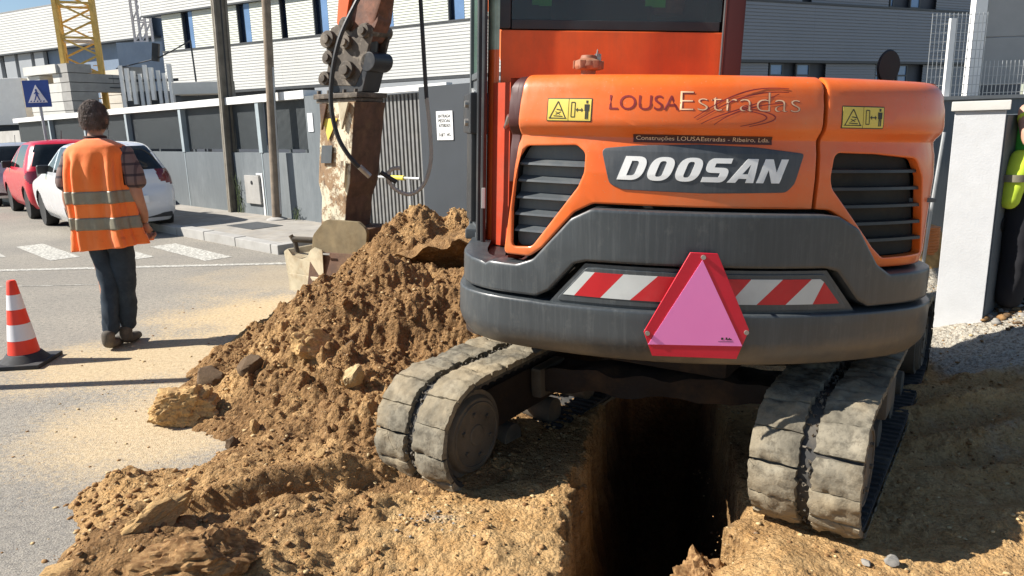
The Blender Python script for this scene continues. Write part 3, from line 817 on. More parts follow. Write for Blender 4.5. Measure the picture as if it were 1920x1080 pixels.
# pavement slab with kerb stones
m = MB(); m.box(-60, 4.22, .0, 1.42, -.05, .115)
m.build('pavement', M['kerb'], T=wT, bevel=0, smooth=False); tag(bpy.data.objects['pavement'], kind='structure')
pav = bpy.data.objects['pavement']
for i in range(24):
    u0 = 4.22 - (i + 1) * .95
    m = MB(); m.box(u0 + .008, u0 + .942, 1.425, 1.60, -.05, .125 + .006 * (i % 3 - 1))
    m.build('kerb_stone', M['concrete'], pav, T=wT, bevel=.015)
m = MB(); m.box(4.23, 4.40, .55, 1.60, -.05, .12); m.build('kerb_stone', M['concrete'], pav, T=wT, bevel=.015)
m = MB(); m.box(1.9, 2.7, .55, 1.05, .1155, .122); m.build('manhole_cover', M['trim'], pav, T=wT, bevel=.003)
m = MB(); m.box(4.23, 8.5, -.3, .5, -.03, .04); m.build('pavement', M['kerb'], T=wT, smooth=False); tag(bpy.data.objects['pavement.001'], kind='structure')

def strip(name, pts, z=.004):
    me = bpy.data.meshes.new(name); n = len(pts); me.from_pydata([(p[0], p[1], z) for p in pts], [], [tuple(range(n))]); me.materials.append(M['roadpaint'])
    o = link_mesh(name, me); tag(o, kind='structure'); return o
# zebra bars and stop line (ground coordinates)
def zbar(cx, cy, L, wd, a):
    d = Vector((math.sin(a), math.cos(a))); n_ = Vector((d.y, -d.x)); c = Vector((cx, cy))
    return [c - d * L / 2 - n_ * wd / 2, c + d * L / 2 - n_ * wd / 2, c + d * L / 2 + n_ * wd / 2, c - d * L / 2 + n_ * wd / 2]
ZB = [[(30, 460), (85, 458), (147, 485), (92, 487)]]
for i, (cx, cy) in enumerate(((-7.35, 9.90), (-6.28, 9.72), (-5.25, 9.55), (-4.2, 9.37))):
    strip('zebra_bar', zbar(cx, cy, 1.8, .34, R_(-45)))
strip('stop_line', [(-9.5, 8.52), (-9.5, 8.40), (-2.6, 8.24), (-2.6, 8.35)])
strip('road_patch_line', [(-6, 7.45), (-6, 7.43), (-3.9, 7.36), (-3.9, 7.38)])

# ------------------------------------------------------------------ perimeter wall along the pavement
wall = empty('perimeter_wall', wt(0), 0, 'grey plastered wall with dark mesh panels and white coping along the pavement', 'wall')
def wpart(name, mb, mat, parent=wall, T=wT, **k):
    return mb.build(name, mat, parent, T=T, origin=tuple(parent.location), **k)
edges = [-13.6, -10.15, -7.35, -4.58, -1.78, 1.24, 2.72]
for a, b in zip(edges[:-1], edges[1:]):
    m = MB(); m.box(a + .004, b - .004, -.20, 0, 0, 1.16); wpart('wall_panel', m, M['greywall'])
    m = MB(); m.box(a + .06, b - .06, -.12, -.105, 1.215, 1.965)
    n_ = int((b - a - .12) / .034)
    for i in range(n_): u = a + .06 + (i + .5) * (b - a - .12) / n_; m.box(u - .009, u + .009, -.105, -.085, 1.215, 1.965)
    for k in range(3): m.box(a + .25 + k * (b - a - .5) / 2 - .03, a + .25 + k * (b - a - .5) / 2 + .03, -.12, -.09, 1.16, 1.215)
    wpart('mesh_panel', m, M['mesh'], smooth=False)
    m = MB(); m.box(a, b, -.30, .03, 1.97, 2.09); wpart('coping', m, M['whitepaint'], smooth=False)
for u in edges[1:-1]:
    m = MB(); m.box(u - .055, u + .055, -.08, .015, 1.162, 1.968); wpart('fence_post', m, M['lightpost'], smooth=False)
    m = MB(); m.box(u - .012, u + .012, -.01, .006, 0.02, 1.16); wpart('joint_strip', m, M['lightpost'], smooth=False)
m = MB(); m.box(2.72, 3.92, -.25, .02, 0, 2.0); wpart('gate_pillar', m, M['greywall'], smooth=False)
m = MB(); m.box(2.78, 2.92, .021, .032, 1.48, 1.75); pl = wpart('number_plate', m, M['sign_white'], smooth=False)
# meter box
m = MB(); m.box(.62, 1.12, .0, .05, .30, .78); mb_ = wpart('meter_box', m, M['concrete'], bevel=.01)
m = MB(); m.cyl((.88, .03, .66), (.88, .056, .66), .035, n=12); wpart('box_hole', m, M['black'])
m = MB(); m.box(1.14, 1.19, .0, .012, .02, .80); m.box(.98, 1.19, .0, .010, .79, .82); wpart('plaster_patch', m, M['whitepaint'])

# older darker wall far left
m = MB(); m.box(-30, -13.65, -.3, -.1, 0, 1.75)
o = m.build('garden_wall', M['concrete'], T=wT, smooth=False); tag(o, 'older brown wall continuing left of the mesh fence behind the cars', 'wall')

# ------------------------------------------------------------------ slatted sliding gate
gate = empty('slatted_gate', wt(4.6), 0, 'grey gate of upright slats behind the hanging conduit loop', 'gate')
for i in range(23):
    u = 3.99 + i * .082
    m = MB(); m.box(u - .020, u + .020, -.19, -.11, .12, 1.93); wpart('slat', m, M['gatebar'], gate, smooth=False)
m = MB(); m.box(3.93, 5.86, -.235, -.192, 1.80, 1.88); m.box(3.93, 5.86, -.235, -.192, .22, .30); m.box(3.93, 5.86, -.235, -.192, 1.00, 1.06); m.box(3.93, 5.86, -.27, -.24, .1, 1.95)
wpart('gate_frame', m, M['darkgrey'], gate, smooth=False)
m = MB(); m.box(3.93, 5.86, -.12, -.02, 1.95, 2.02); wpart('top_rail', m, M['whitepaint'], gate, smooth=False)
pil = empty('dark_gate_pillar', wt(6.3), 0, 'dark grey gate pillar carrying a white notice, behind the back spoil heap', 'pillar')
m = MB(); m.box(5.48, 7.6, -.02, .10, 0, 1.98); wpart('pillar_body', m, M['darkgrey'], pil, smooth=False)
m = MB(); m.box(5.80, 6.09, .102, .112, 1.34, 1.68); nt = wpart('notice', m, M['sign_white'], pil, smooth=False)
def flat_text(txt, size, T, mat, name, parent, align='CENTER', shear=0., bold=0., width=None, origin=(0, 0, 0), res=3):
    cu = bpy.data.curves.new('t', 'FONT'); cu.body = txt; cu.size = size; cu.align_x = align; cu.align_y = 'CENTER'; cu.shear = shear; cu.offset = bold; cu.resolution_u = res
    o = bpy.data.objects.new('t', cu); col.objects.link(o); bpy.context.view_layer.update()
    me = bpy.data.meshes.new_from_object(o); bpy.data.objects.remove(o); bpy.data.curves.remove(cu)
    xs = [v.co.x for v in me.vertices]; k = 1.
    if width and xs: k = width / (max(xs) - min(xs))
    for v in me.vertices:
        p = T(v.co.x * k, v.co.y); v.co = (p[0] - origin[0], p[1] - origin[1], p[2] - origin[2])
    me.name = name; me.materials.clear(); me.materials.append(mat)
    return link_mesh(name, me, parent)
for k, tx in enumerate(('ENTRADA', 'PESSOAL', 'AUTORIZADO', '', 'SUJET. VIG.')):
    if tx: flat_text(tx, .052, lambda a, b, k=k: wt(5.945 + a, 1.62 - .055 * k + b, .114), M['ink'], 'notice_text', pil, width=.22 if k != 3 else .1, origin=tuple(pil.location), bold=.001)

# ------------------------------------------------------------------ yellow and grey pipe barrier in front of the gate
bar = empty('pipe_barrier', wt(5.2, 0, .7), 0, 'low pipe barrier with yellow sleeves in front of the slatted gate', 'barrier')
m = MB(); m.cyl((4.42, .75, .93), (6.2, .75, .93), .016); wpart('rail', m, M['galv'], bar)
for u in (4.47, 6.02):
    m = MB(); m.cyl((u, .75, .0), (u, .75, .93), .018); wpart('leg', m, M['galv'], bar)
    m = MB(); m.cyl((u, .75, .35), (u, .75, .62), .026); wpart('yellow_sleeve', m, M['yellow'], bar)
for u in (4.62, 5.12, 5.68):
    m = MB(); m.cyl((u, .75, .93), (u + .24, .75, .93), .028); wpart('yellow_sleeve', m, M['yellow'], bar)

# ------------------------------------------------------------------ poles
def upole():
    e = empty('utility_pole', (-4.92, 13.05, .1), R_(35), 'thick weathered concrete utility pole on the pavement, left of the thin wooden one', 'utility pole')
    m = MB(); m.box(-.115, .115, -.05, .05, 0, 8.6); m.box(-.115, -.075, -.09, .09, 0, 8.6); m.box(.075, .115, -.09, .09, 0, 8.6)
    T = lambda x, y, z: (x * (1 + 0 * z) + .025 * z, y - .018 * z, z)
    m.build('pole_shaft', M['polecon'], e, T=T, bevel=.008)
    m = MB(); m.cyl((.0, -.10, 0), (.0, -.10, 5.2), .012, n=6); m.build('cable', M['black'], e, T=T)
    m = MB(); m.box(-.9, .9, -.06, .06, 8.2, 8.3); m.build('crossarm', M['polecon'], e, T=T)
upole()
e = empty('wooden_pole', (-3.745, 11.65, .11), 0, 'thin round wooden pole with a pale conduit, just left of the excavator arm', 'pole')
T = lambda x, y, z: (x + .049 * z, y, z)
m = MB(); m.cyl((0, 0, 0), (0, 0, 7.5), .075, .055, n=16); m.build('pole_shaft', M['wood'], e, T=T)
m = MB(); m.cyl((.075, -.03, 0.1), (.062, -.03, 2.35), .016, n=8); m.build('conduit', M['galv'], e, T=T)
m = MB(); m.lathe([(.17, 0), (.16, .03), (.08, .06)], (0, 0, -.01)); m.build('pole_foot', M['concrete'], e)

# weeds at the foot of the concrete pole (one clump each)
def weed(x, y, z, h, n, label):
    m = MB(); r = random.Random(int(x * 100))
    for i in range(n):
        a = r.uniform(0, 6.28); hh = h * r.uniform(.3, 1.); p = Vector((x + r.gauss(0, .05), y + r.gauss(0, .05), z)); q = p + Vector((math.cos(a) * .12 * hh / h, math.sin(a) * .12 * hh / h, hh))
        m.tube([p, (p + q) / 2 + Vector((0, 0, .03)), q], [.004, .003, .002], n=3)
        for k in range(5):
            c = p.lerp(q, .3 + .7 * r.random()); b = r.uniform(0, 6.28); s = r.uniform(.015, .035)
            d = Vector((math.cos(b) * s, math.sin(b) * s, s * .4)); w_ = Vector((-d.y, d.x, 0)) * .4
            m.add([c, c + d * .5 + w_, c + d, c + d * .5 - w_], [(0, 1, 2, 3)])
    o = m.build('weed', M['weed'], smooth=False, origin=(x, y, z), loc=(x, y, z)); tag(o, label, 'weed')
weed(-4.72, 12.92, .11, .75, 46, 'tall straggly weed growing at the foot of the concrete utility pole')
weed(-3.35, 11.55, .11, .28, 18, 'small tuft of weeds between the wooden pole and the gate pillar')
weed(-4.6, 11.0, 0.0, .10, 22, 'low dry tuft of grass at the kerb left of the utility pole')

# ------------------------------------------------------------------ pedestrian crossing sign
e = empty('crossing_sign', (-10.3, 16.55, 0), 0, 'square blue pedestrian crossing sign on a grey post behind the red car', 'road sign')
m = MB(); m.cyl((.02, .03, 0), (.0, .03, 2.72), .030, n=12); m.build('post', M['galv'], e)
m = MB(); m.box(-.285, .285, -.018, .0, 2.17, 2.74); m.build('sign_plate', M['sign_blue'], e, bevel=.004)
m = MB(); m.prism([(-.215, -.19), (.215, -.19), (0, .19)], lambda a, b: (a, -.020, 2.455 + b), lambda a, b: (a, -.026, 2.455 + b)); m.build('white_triangle', M['sign_white'], e)
m = MB()
def pr(poly): m.prism(poly, lambda a, b: (a, -.027, 2.455 + b), lambda a, b: (a, -.032, 2.455 + b))
m.cyl((0, -.027, 2.53), (0, -.032, 2.53), .024, n=12)
pr([(-.02, .05), (.02, .05), (.03, -.04), (-.025, -.04)])
pr([(-.025, -.04), (.0, -.04), (-.045, -.14), (-.07, -.14)]); pr([(.0, -.04), (.03, -.04), (.065, -.14), (.04, -.14)])
pr([(.015, .045), (.06, -.01), (.05, -.02), (.01, .02)]); pr([(-.015, .045), (-.06, .0), (-.05, -.01), (-.01, .02)])
for k in range(5): pr([(-.165 + k * .07, -.175), (-.135 + k * .07, -.175), (-.125 + k * .07, -.147), (-.15 + k * .07, -.147)])
m.build('walking_figure', M['sign_blue'], e)

# ------------------------------------------------------------------ buildings
def fac(P, ang):
    a = R_(ang); d = Vector((math.sin(a), -math.cos(a), 0)); n_ = Vector((-math.cos(a), -math.sin(a), 0)); P = Vector((P[0], P[1], 0))
    return lambda u, o, z: tuple(P + d * u + n_ * o + Vector((0, 0, z)))
def facB(P, ang):
    a = R_(ang); d = Vector((math.sin(a), math.cos(a), 0)); n_ = Vector((math.cos(a), -math.sin(a), 0)); P = Vector((P[0], P[1], 0))
    return lambda u, o, z: tuple(P + d * u + n_ * o + Vector((0, 0, z)))
def clad(u0, u1, z0, z1, pitch=.125, d=.018, o=0.):
    """horizontal ribbed sheet: each rib a real ledge"""
    m = MB(); n_ = max(1, round((z1 - z0) / pitch)); p = (z1 - z0) / n_; prof = []
    for i in range(n_):
        z = z0 + i * p; prof += [(o + d, z + .0), (o + d * .55, z + p * .78), (o, z + p * .80), (o, z + p * .97)]
    prof.append((o + d, z1))
    V = [(u, q, z) for u in (u0, u1) for q, z in prof]; k = len(prof)
    m.add(V, [(i, i + k, i + k + 1, i + 1) for i in range(k - 1)]); return m
def bld(name, label, P): return empty(name, (P[0], P[1], 0), 0, label, 'building')
def bp(name, mb, mat, e, T, **k): return mb.build(name, mat, e, T=T, origin=tuple(e.location), smooth=False, **k)

TA = fac((-13.06, 35), 62); EA = bld('white_clad_building', 'white ribbed office building with louvred windows above the wall, grey in shade on the right', (-13.06, 35))
m = MB(); m.box(-3.9, 18.8, -9, -.32, 0, 10.0); bp('core_wall', m, M['ground_floor'], EA, TA)
m = MB(); m.box(-5.2, 18.9, -9.3, .12, 10.0, 10.3); bp('roof', m, M['roof'], EA, TA)
u = -3.95
while u < 18.7:
    u2 = min(u + 3.81, 18.8)
    bp('cladding', clad(u, u2 - .004, 3.42, 5.36), M['cladding'], EA, TA)
    u = u2
u = -5.1
while u < 18.7:
    u2 = min(u + 3.983, 18.8)
    bp('cladding', clad(u, u2 - .004, 7.16, 10.0), M['cladding'], EA, TA)
    u = u2
m = MB(); m.box(-3.95, 18.8, -.3, -.002, 3.40, 3.419); m.box(-3.95, 18.8, -.34, .045, 3.30, 3.40); bp('dark_trim', m, M['trim'], EA, TA)
m = MB(); m.box(-3.95, 18.8, -.3, .045, 5.365, 5.43); bp('dark_trim', m, M['trim'], EA, TA)
m = MB(); m.box(-5.15, 18.8, -.31, .045, 7.08, 7.155); bp('dark_trim', m, M['trim'], EA, TA)
m = MB(); m.box(-5.15, -3.98, -3, -.02, 7.16, 9.99); m.cyl((-5.15, -.25, 7.16), (-5.15, -.25, 9.99), .27); bp('end_fascia', m, M['cladding'], EA, TA)
slots = [(-2.49, -2.01, -1.76), (1.15, 1.61, 1.94), (3.75, 4.1, 4.1), (5.64, 6.08, 6.42), (9.0, 9.4, 9.75), (12.34, 12.63, 13.05), (15.9, 16.3, 16.6)]
pu = -3.9
for a, b, c in slots + [(18.8, 18.8, 18.8)]:
    if a > pu + .1:
        k = max(1, round((a - pu) / 1.9)); w_ = (a - pu) / k
        for i in range(k): bp('louvre_panel', clad(pu + i * w_ + .015, pu + (i + 1) * w_ - .015, 5.44, 7.07, .105, .03, -.12), M['louvre'], EA, TA)
    if c > a:
        m = MB(); m.box(a, c, -.30, -.28, 5.44, 7.07); bp('window', m, M['window_dark'], EA, TA)
        w_ob = bpy.context.scene.collection.objects[-1]
        if c > b:
            m = MB(); m.box(b, c, -.24, -.10, 5.44, 7.07); bp('shutter', m, M['window_blue'], EA, TA)
        m = MB(); m.box(a - .015, a + .03, -.27, -.10, 5.44, 7.07); bp('window_frame', m, M['trim'], EA, TA)
    pu = c
for i in range(14):
    m = MB(); m.box(-3.5 + i * 1.6, -2.3 + i * 1.6, -.31, -.26, 1.0, 3.1); bp('window', m, M['window_dark'], EA, TA)
m = MB(); m.box(5.5, 18.8, -.31, .06, 2.62, 3.28); bp('canopy_fascia', m, M['grey_clad'], EA, TA)
# right wing in shade, which is also painted into its cladding colour
TB = facB((3.57, 26.2), 65)
m = MB(); m.box(.3, 24, -9, -.32, 0, 10.0); bp('core_wall', m, M['ground_floor'], EA, TB)
m = MB(); m.box(-.1, 24.2, -9.3, .12, 10.0, 10.3); bp('roof', m, M['roof'], EA, TB)
for k in range(5):
    u0 = .0 + k * 4.8; bp('cladding', clad(u0, u0 + 4.797, 3.66, 5.76, .125, .04), M['shaded_cladding'], EA, TB); bp('cladding', clad(u0, u0 + 4.797, 7.55, 10.0, .125, .04), M['shaded_cladding'], EA, TB)
m = MB(); m.box(0, 24, -.3, .045, 3.56, 3.655); m.box(0, 24, -.3, .045, 5.765, 5.84); m.box(0, 24, -.3, .045, 7.47, 7.545); bp('dark_trim', m, M['trim'], EA, TB)
lou = [(0, 4.6), (5.4, 7.4), (10.5, 13.4), (16.4, 19.2)]
for a, b in lou: bp('louvre_panel', clad(a, b, 1.9, 3.55, .105, .03, -.12), M['shaded_cladding'], EA, TB)
for a, b in ((0, 6), (6.3, 9), (9.5, 13.9), (16.9, 19.3)): bp('louvre_panel', clad(a, b, 5.85, 7.46, .105, .03, -.12), M['shaded_cladding'], EA, TB)
for a, b, z0, z1 in ((7.5, 8.22, 2.3, 3.55), (8.9, 9.65, 2.3, 3.55), (13.42, 13.7, 2.3, 3.55), (14.8, 15.45, 2.3, 3.55), (15.25, 15.9, 5.85, 7.46), (14.0, 14.25, 5.85, 7.46)):
    m = MB()
    for (x0, x1, y0, y1) in ((a, a + .06, z0, z1), (b - .06, b, z0, z1), (a + .06, b - .06, z0, z0 + .06), (a + .06, b - .06, z1 - .06, z1), (a + .06, b - .06, (z0 + z1) / 2 + .14, (z0 + z1) / 2 + .2)): m.box(x0, x1, -.2, -.12, y0, y1)
    w1 = bp('window', m, M['trim'], EA, TB)
    m = MB(); m.box(a + .06, b - .06, -.17, -.16, z0 + .06, z1 - .06); bp('pane', m, M['window_blue'], EA, TB).parent = w1; 
for o_ in [o for o in EA.children_recursive if o.name.startswith('pane')]: o_.matrix_parent_inverse = Matrix()

TL = fac((-36.5, 53), 62); EL = bld('far_white_building', 'far white block with a deep blank white band and blue grey wall, behind the crane', (-36.5, 53))
m = MB(); m.box(-8, 26, -12, -.5, 0, 9.6); bp('core_wall', m, M['blue_wall'], EL, TL)
m = MB(); m.box(-8, 20, -12.2, -.05, 9.66, 9.75); bp('roof', m, M['roof'], EL, TL)
for k in range(5): u0 = -8 + k * 5.4; bp('cladding', clad(u0, min(u0 + 5.397, 18.3), 7.14, 9.66, .16), M['cladding'], EL, TL)
m = MB(); m.box(-8, 18.3, -.5, .045, 7.04, 7.135); bp('dark_trim', m, M['trim'], EL, TL)
for a, b in ((-4.8, -3.2), (-2.6, -1.0), (-.4, 1.9), (2.45, 3.7), (4.1, 5.55), (5.95, 6.95)):
    m = MB(); m.box(a, b, -.45, -.2, 5.1, 7.03); bp('grey_panel', m, M['grey_clad'], EL, TL)
m = MB(); m.box(-8, 7.0, -.49, -.47, 5.1, 7.03); bp('window', m, M['window_dark'], EL, TL)
m = MB(); m.box(-8, 7.0, -.49, -.3, 3.6, 5.09); bp('cladding', m, M['grey_clad'], EL, TL)
m = MB(); m.box(-8, 26, -.47, -.45, .8, 3.3); bp('window', m, M['window_dark'], EL, TL)

# ------------------------------------------------------------------ tower crane with concrete ballast
cr = empty('tower_crane', (-14.65, 26.35, 0), 0, 'yellow lattice tower crane standing in a stack of concrete ballast blocks', 'crane')
ca = R_(26); hs = .54
cn = [Vector((math.cos(ca + k * math.pi / 2 + math.pi / 4) * hs * 1.414, math.sin(ca + k * math.pi / 2 + math.pi / 4) * hs * 1.414, 0)) for k in range(4)]
for c in cn:
    m = MB(); m.bar(c, c + Vector((0, 0, 14)), .13, .13, up=(1, 0, 0)); m.build('tower_leg', M['crane_y'], cr, smooth=False)
for lv in range(12):
    z = .3 + lv * 1.12
    for k in range(4):
        a, b = cn[k], cn[(k + 1) % 4]
        for p, q, w_ in ((a + Vector((0, 0, z)), b + Vector((0, 0, z)), .07), (a + Vector((0, 0, z)), b + Vector((0, 0, z + .56)), .06), (b + Vector((0, 0, z + .56)), a + Vector((0, 0, z + 1.12)), .06)):
            m = MB(); m.bar(p, q, w_, w_); m.build('brace', M['crane_y'], cr, smooth=False)
    for j in range(4):
        m = MB(); m.bar(cn[0] * .55 + Vector((0, 0, z + j * .28)), cn[0] * .55 + Vector((.25, 0, z + j * .28)), .03, .03); m.build('ladder_rung', M['crane_y'], cr, smooth=False)
m = MB(); m.box(-.45, .45, -.45, .1, 4.66, 4.72); m.build('platform', M['crane_grey'], cr, T=rotz(ca), smooth=False)
BF = R_(60); b1_ = Vector((math.cos(BF), math.sin(BF), 0)); b2_ = Vector((-math.sin(BF), math.cos(BF), 0)); bc_ = Vector((-14.68, 24.55, 0)) - Vector((-15.15, 26.35, 0))
BL = lambda a, b, z: tuple(bc_ + b1_ * a + b2_ * b + Vector((0, 0, z)))
for lv in range(13):
    z0 = lv * .297; z1 = z0 + .278; j_ = .012 * ((lv * 5) % 3 - 1)
    segs = [(.0, 1.5), (1.512, 3.05)] if lv % 2 else [(0., 3.05)]
    if lv in (8, 9): segs = [(.0, .92), (2.05, 3.05)]
    if lv == 12: segs = [(.0, .80), (2.2, 3.05)]
    for a, b in segs:
        m = MB(); m.box(a + j_, b + j_, .002 + j_, .50, z0, z1); m.build('ballast_block', M['concrete'], cr, T=BL, smooth=False)
    for (c0, c1) in ([(.51, 2.45)] if lv not in (11,) else [(.51, .9), (1.7, 2.45)]):
        m = MB(); m.box(.0 + j_ - (.08 if lv == 12 else 0), .5, c0, c1, z0, z1); m.build('ballast_block', M['concrete_white'], cr, T=BL, smooth=False)  # left blocks paler than the front ones: sunlight painted into their concrete
    m = MB(); m.box(2.5, 3.05, .51, 2.45, z0, z1); m.build('ballast_block', M['concrete_white'], cr, T=BL, smooth=False)
for lv in (11, 10):
    m = MB(); m.box(1.35, 1.75, -.012, -.001, lv * .297 + .13, lv * .297 + .17); m.build('stencil_mark', M['trim'], cr, T=BL, smooth=False)
# lattice of a second, distant crane
c2 = empty('distant_crane', (-19.1, 40.5, 0), 0, 'slim pinkish grey lattice mast in front of the far white building', 'crane')
for sx_ in (-.32, .32):
    for sy_ in (-.32, .32):
        m = MB(); m.bar((sx_, sy_, 6.2), (sx_, sy_, 14), .10, .10); m.build('tower_leg', M['crane_grey'], c2, smooth=False)
for lv in range(7):
    for sy_ in (-.32, .32):
        m = MB(); z = 6.3 + lv * 1.05; m.bar((-.32, sy_, z), (.32, sy_, z), .06, .06); m.bar((-.32, sy_, z), (.32, sy_, z + 1.05), .06, .06); m.build('brace', M['crane_grey'], c2, smooth=False)
m = MB(); m.box(-1.2, 1.2, -.6, .6, 0, 6.25); m.build('mast_base', M['blue_wall'], c2)

def site_box(name, x0, x1, y0, y1, z0, z1, mat, label, cat, bev=.02):
    m = MB(); c = ((x0 + x1) / 2, (y0 + y1) / 2, 0); m.box(x0, x1, y0, y1, z0, z1)
    o = m.build(name, mat, bevel=bev, origin=c, loc=c); return tag(o, label, cat)
e = empty('site_cabin', (-17.8, 27.5, 0), 0, 'white site container at the far left edge, left of the ballast stack', 'container')
m = MB(); m.box(-1.7, .55, -.6, .6, 2.0, 3.62); m.build('cabin_body', M['whitepaint'], e, bevel=.02)
m = MB(); m.box(-1.6, .45, -.5, .5, 0, 2.0); m.build('cabin_base', M['darkgrey'], e)
e = empty('concrete_slab_stack', (-9.0, 23.0, 0), 0, 'long pale concrete slab on a dark trestle behind the wall, left of the utility pole', 'concrete slab')
m = MB(); m.box(-1.05, .35, -.35, .35, 2.66, 3.02); m.build('slab', M['concrete_white'], e, bevel=.02)
m = MB(); m.box(.36, .62, -.3, .3, 2.58, 3.05); m.build('end_block', M['trim'], e, bevel=.01)
m = MB(); m.box(-1.1, .7, -.05, .05, 2.46, 2.60); m.box(-.9, -.8, -.05, .05, 0, 2.5); m.box(.4, .5, -.05, .05, 0, 2.5); m.box(-.3, -.22, -.05, .05, 0, 2.5); m.build('trestle', M['trim'], e)
e = empty('formwork_rack', (-11.6, 24.6, 0), 0, 'rack of upright white formwork panels to the right of the ballast stack', 'rack')
for i in range(9):
    m = MB(); x = -.95 + i * .2; m.box(x, x + .11, -.03 - .04 * (i % 3), .03, 2.25 + .12 * ((i * 7) % 4), 3.72 - .09 * ((i * 5) % 4)); m.build('formwork_panel', M['whitepaint'], e)
m = MB(); m.box(-1.0, .9, .05, .12, 0, 2.9); m.box(-1.0, .9, .04, .1, 3.2, 3.28); m.build('rack_frame', M['darkgrey'], e)
e = empty('floodlight', (-12.0, 26.5, 0), 0, 'dark floodlight on a thin arm in front of the blue grey wall', 'lamp')
m = MB(); m.bar((-.2, 0, 4.0), (-.1, 0, 4.6), .22, .16); m.build('lamp_head', M['black'], e, bevel=.02)
m = MB(); m.cyl((-.1, 0, 4.1), (1.1, 0, 4.65), .025); m.cyl((-.1, 0, 4.1), (-1.6, 0, 3.8), .02); m.cyl((1.1, 0, 4.65), (1.2, 0, 0), .03); m.build('lamp_arm', M['trim'], e)

# street lamp standing just out of frame on the left (casts the long thin shadow over the road)
e = empty('lamp_post', (-4.35, 4.23, 0), 0, 'grey lamp post beside the road, left of the traffic cone', 'lamp post')
m = MB(); m.cyl((0, 0, 0), (0, 0, 1.95), .05, .045); m.build('post', M['galv'], e)

# ------------------------------------------------------------------ right side: pillar, walls, mesh fence, board
e = empty('white_pillar', (2.95, 4.7, 0), 0, 'white plastered gate pillar with a stone cap at the right, beside the grey wall', 'pillar')
a = Vector((2.82, 4.68, 0)); b = Vector((3.045, 4.53, 0)); dd = (b - a).normalized(); nn = Vector((-dd.y, dd.x, 0)) # outward? towards back
if nn.y < 0: nn = -nn
def PT(u, o, z): p = a + dd * u + nn * o; return (p.x - 2.95, p.y - 4.7, z)
m = MB(); m.box(0, .27, 0, .4, -.1, 1.50); m.build('pillar_body', M['plaster'], e, T=PT, bevel=.004)
m = MB(); m.box(-.02, .29, -.02, .42, 1.502, 1.56); m.build('pillar_cap', M['concrete_white'], e, T=PT, bevel=.006)
e = empty('grey_side_wall', (3.5, 4.8, 0), 0, 'dark grey rendered wall beside the white pillar, behind the person with the camera', 'wall')
WR = Vector((.75, .66, 0)).normalized(); WQ = Vector((-WR.y, WR.x, 0))
def ST(u, o, z): p = Vector((3.06, 4.535, 0)) + WR * u + WQ * o; return (p.x - 3.5, p.y - 4.8, z)
m = MB(); m.box(0, 5, 0, .25, -.1, 1.47); m.build('wall_panel', M['greywall'], e, T=ST, bevel=.004)
m = MB(); m.cyl((.16, -.012, .78), (.16, -.001, .78), .045, n=20); m.build('drain_hole', M['black_gap'], e, T=ST)
# wall behind the machine's right shoulder
e = empty('dark_back_wall', (4.0, 8.0, 0), 0, 'dark grey low wall seen between the machine and the white pillar', 'wall')
m = MB(); m.box(-.75, 6.0, 0, .25, 0, 1.62); m.build('wall_panel', M['greywall'], e)
m = MB(); m.box(-.78, 6.03, -.03, .28, 1.622, 1.66); m.build('coping', M['concrete'], e)
# mesh fence
e = empty('mesh_fence', (5.2, 8.1, 1.6), 0, 'welded wire mesh fence with white posts on top of the grey wall at right', 'fence')
T = lambda x, y, z: (x, y, z)
for (x0, x1, z0, z1) in ((-.66, -.06, .0, .92), (-.04, .9, .0, .42), (.92, 2.2, .0, .42)):
    m = MB(); n_ = int((x1 - x0) / .045)
    for i in range(n_ + 1): x = x0 + i * .045; m.bar((x, 0, z0), (x, 0, z1), .0055, .0055)
    for j in range(int((z1 - z0) / .09) + 1): m.bar((x0, .004, z0 + j * .09), (x1, .004, z0 + j * .09), .006, .006)
    m.build('wire_mesh', M['galv'], e, smooth=False)
for x, z in ((-.46, .86), (.42, .40), (.56, .40)):
    m = MB(); m.box(x - .03, x + .03, -.05, -.01, 0, z); m.build('fence_post', M['whitepaint'], e)
# board on posts
e = empty('notice_board', (5.62, 9.0, 0), 0, 'large plain grey two panel board on a white post at the upper right corner', 'board')
m = MB(); m.box(-.10, .04, -.05, .05, 0, 3.6); m.build('board_post', M['whitepaint'], e, T=lambda x, y, z: (x - .01 + .0 * z, y, z))
for z0, z1 in ((1.80, 2.335), (2.35, 3.55)):
    m = MB(); m.box(.045, 1.6, -.03, .03, z0, z1); m.build('board_panel', M['board'], e, bevel=.004)
m = MB(); m.box(1.6, 1.7, -.05, .05, 0, 3.6); m.build('board_post', M['whitepaint'], e)
# corrugated duct and leaning rod
e = None
m = MB(); m.lathe([(.16 + .012 * (i % 2), i * .025) for i in range(22)], (0, 0, -.26), n=20)
o = m.build('corrugated_duct', M['terracotta'], loc=(3.56, 6.1, .42)); o.scale = (.5, .5, .5); tag(o, 'short orange corrugated duct standing on sand behind the machine, left of the white pillar', 'pipe')
m = MB(); m.lathe([(.0, .36), (.12, .33), (.20, .25), (.28, .17), (.33, .06), (.42, -.12)], n=24, cap=False)
o = m.build('sand_heap', M['rock_ochre'], loc=(3.60, 6.3, .14)); tag(o, 'small pile of ochre sand under the orange duct', 'sand heap')
o.scale = (1, 1, 1.2)
m = MB(); m.tube([(3.47, 6.0, .10), (3.50, 6.0, .7), (3.545, 6.0, 1.34)], .014, n=8)
o = m.build('leaning_rod', M['galv']); tag(o, 'thin grey steel rod standing between the machine and the white pillar', 'rod')

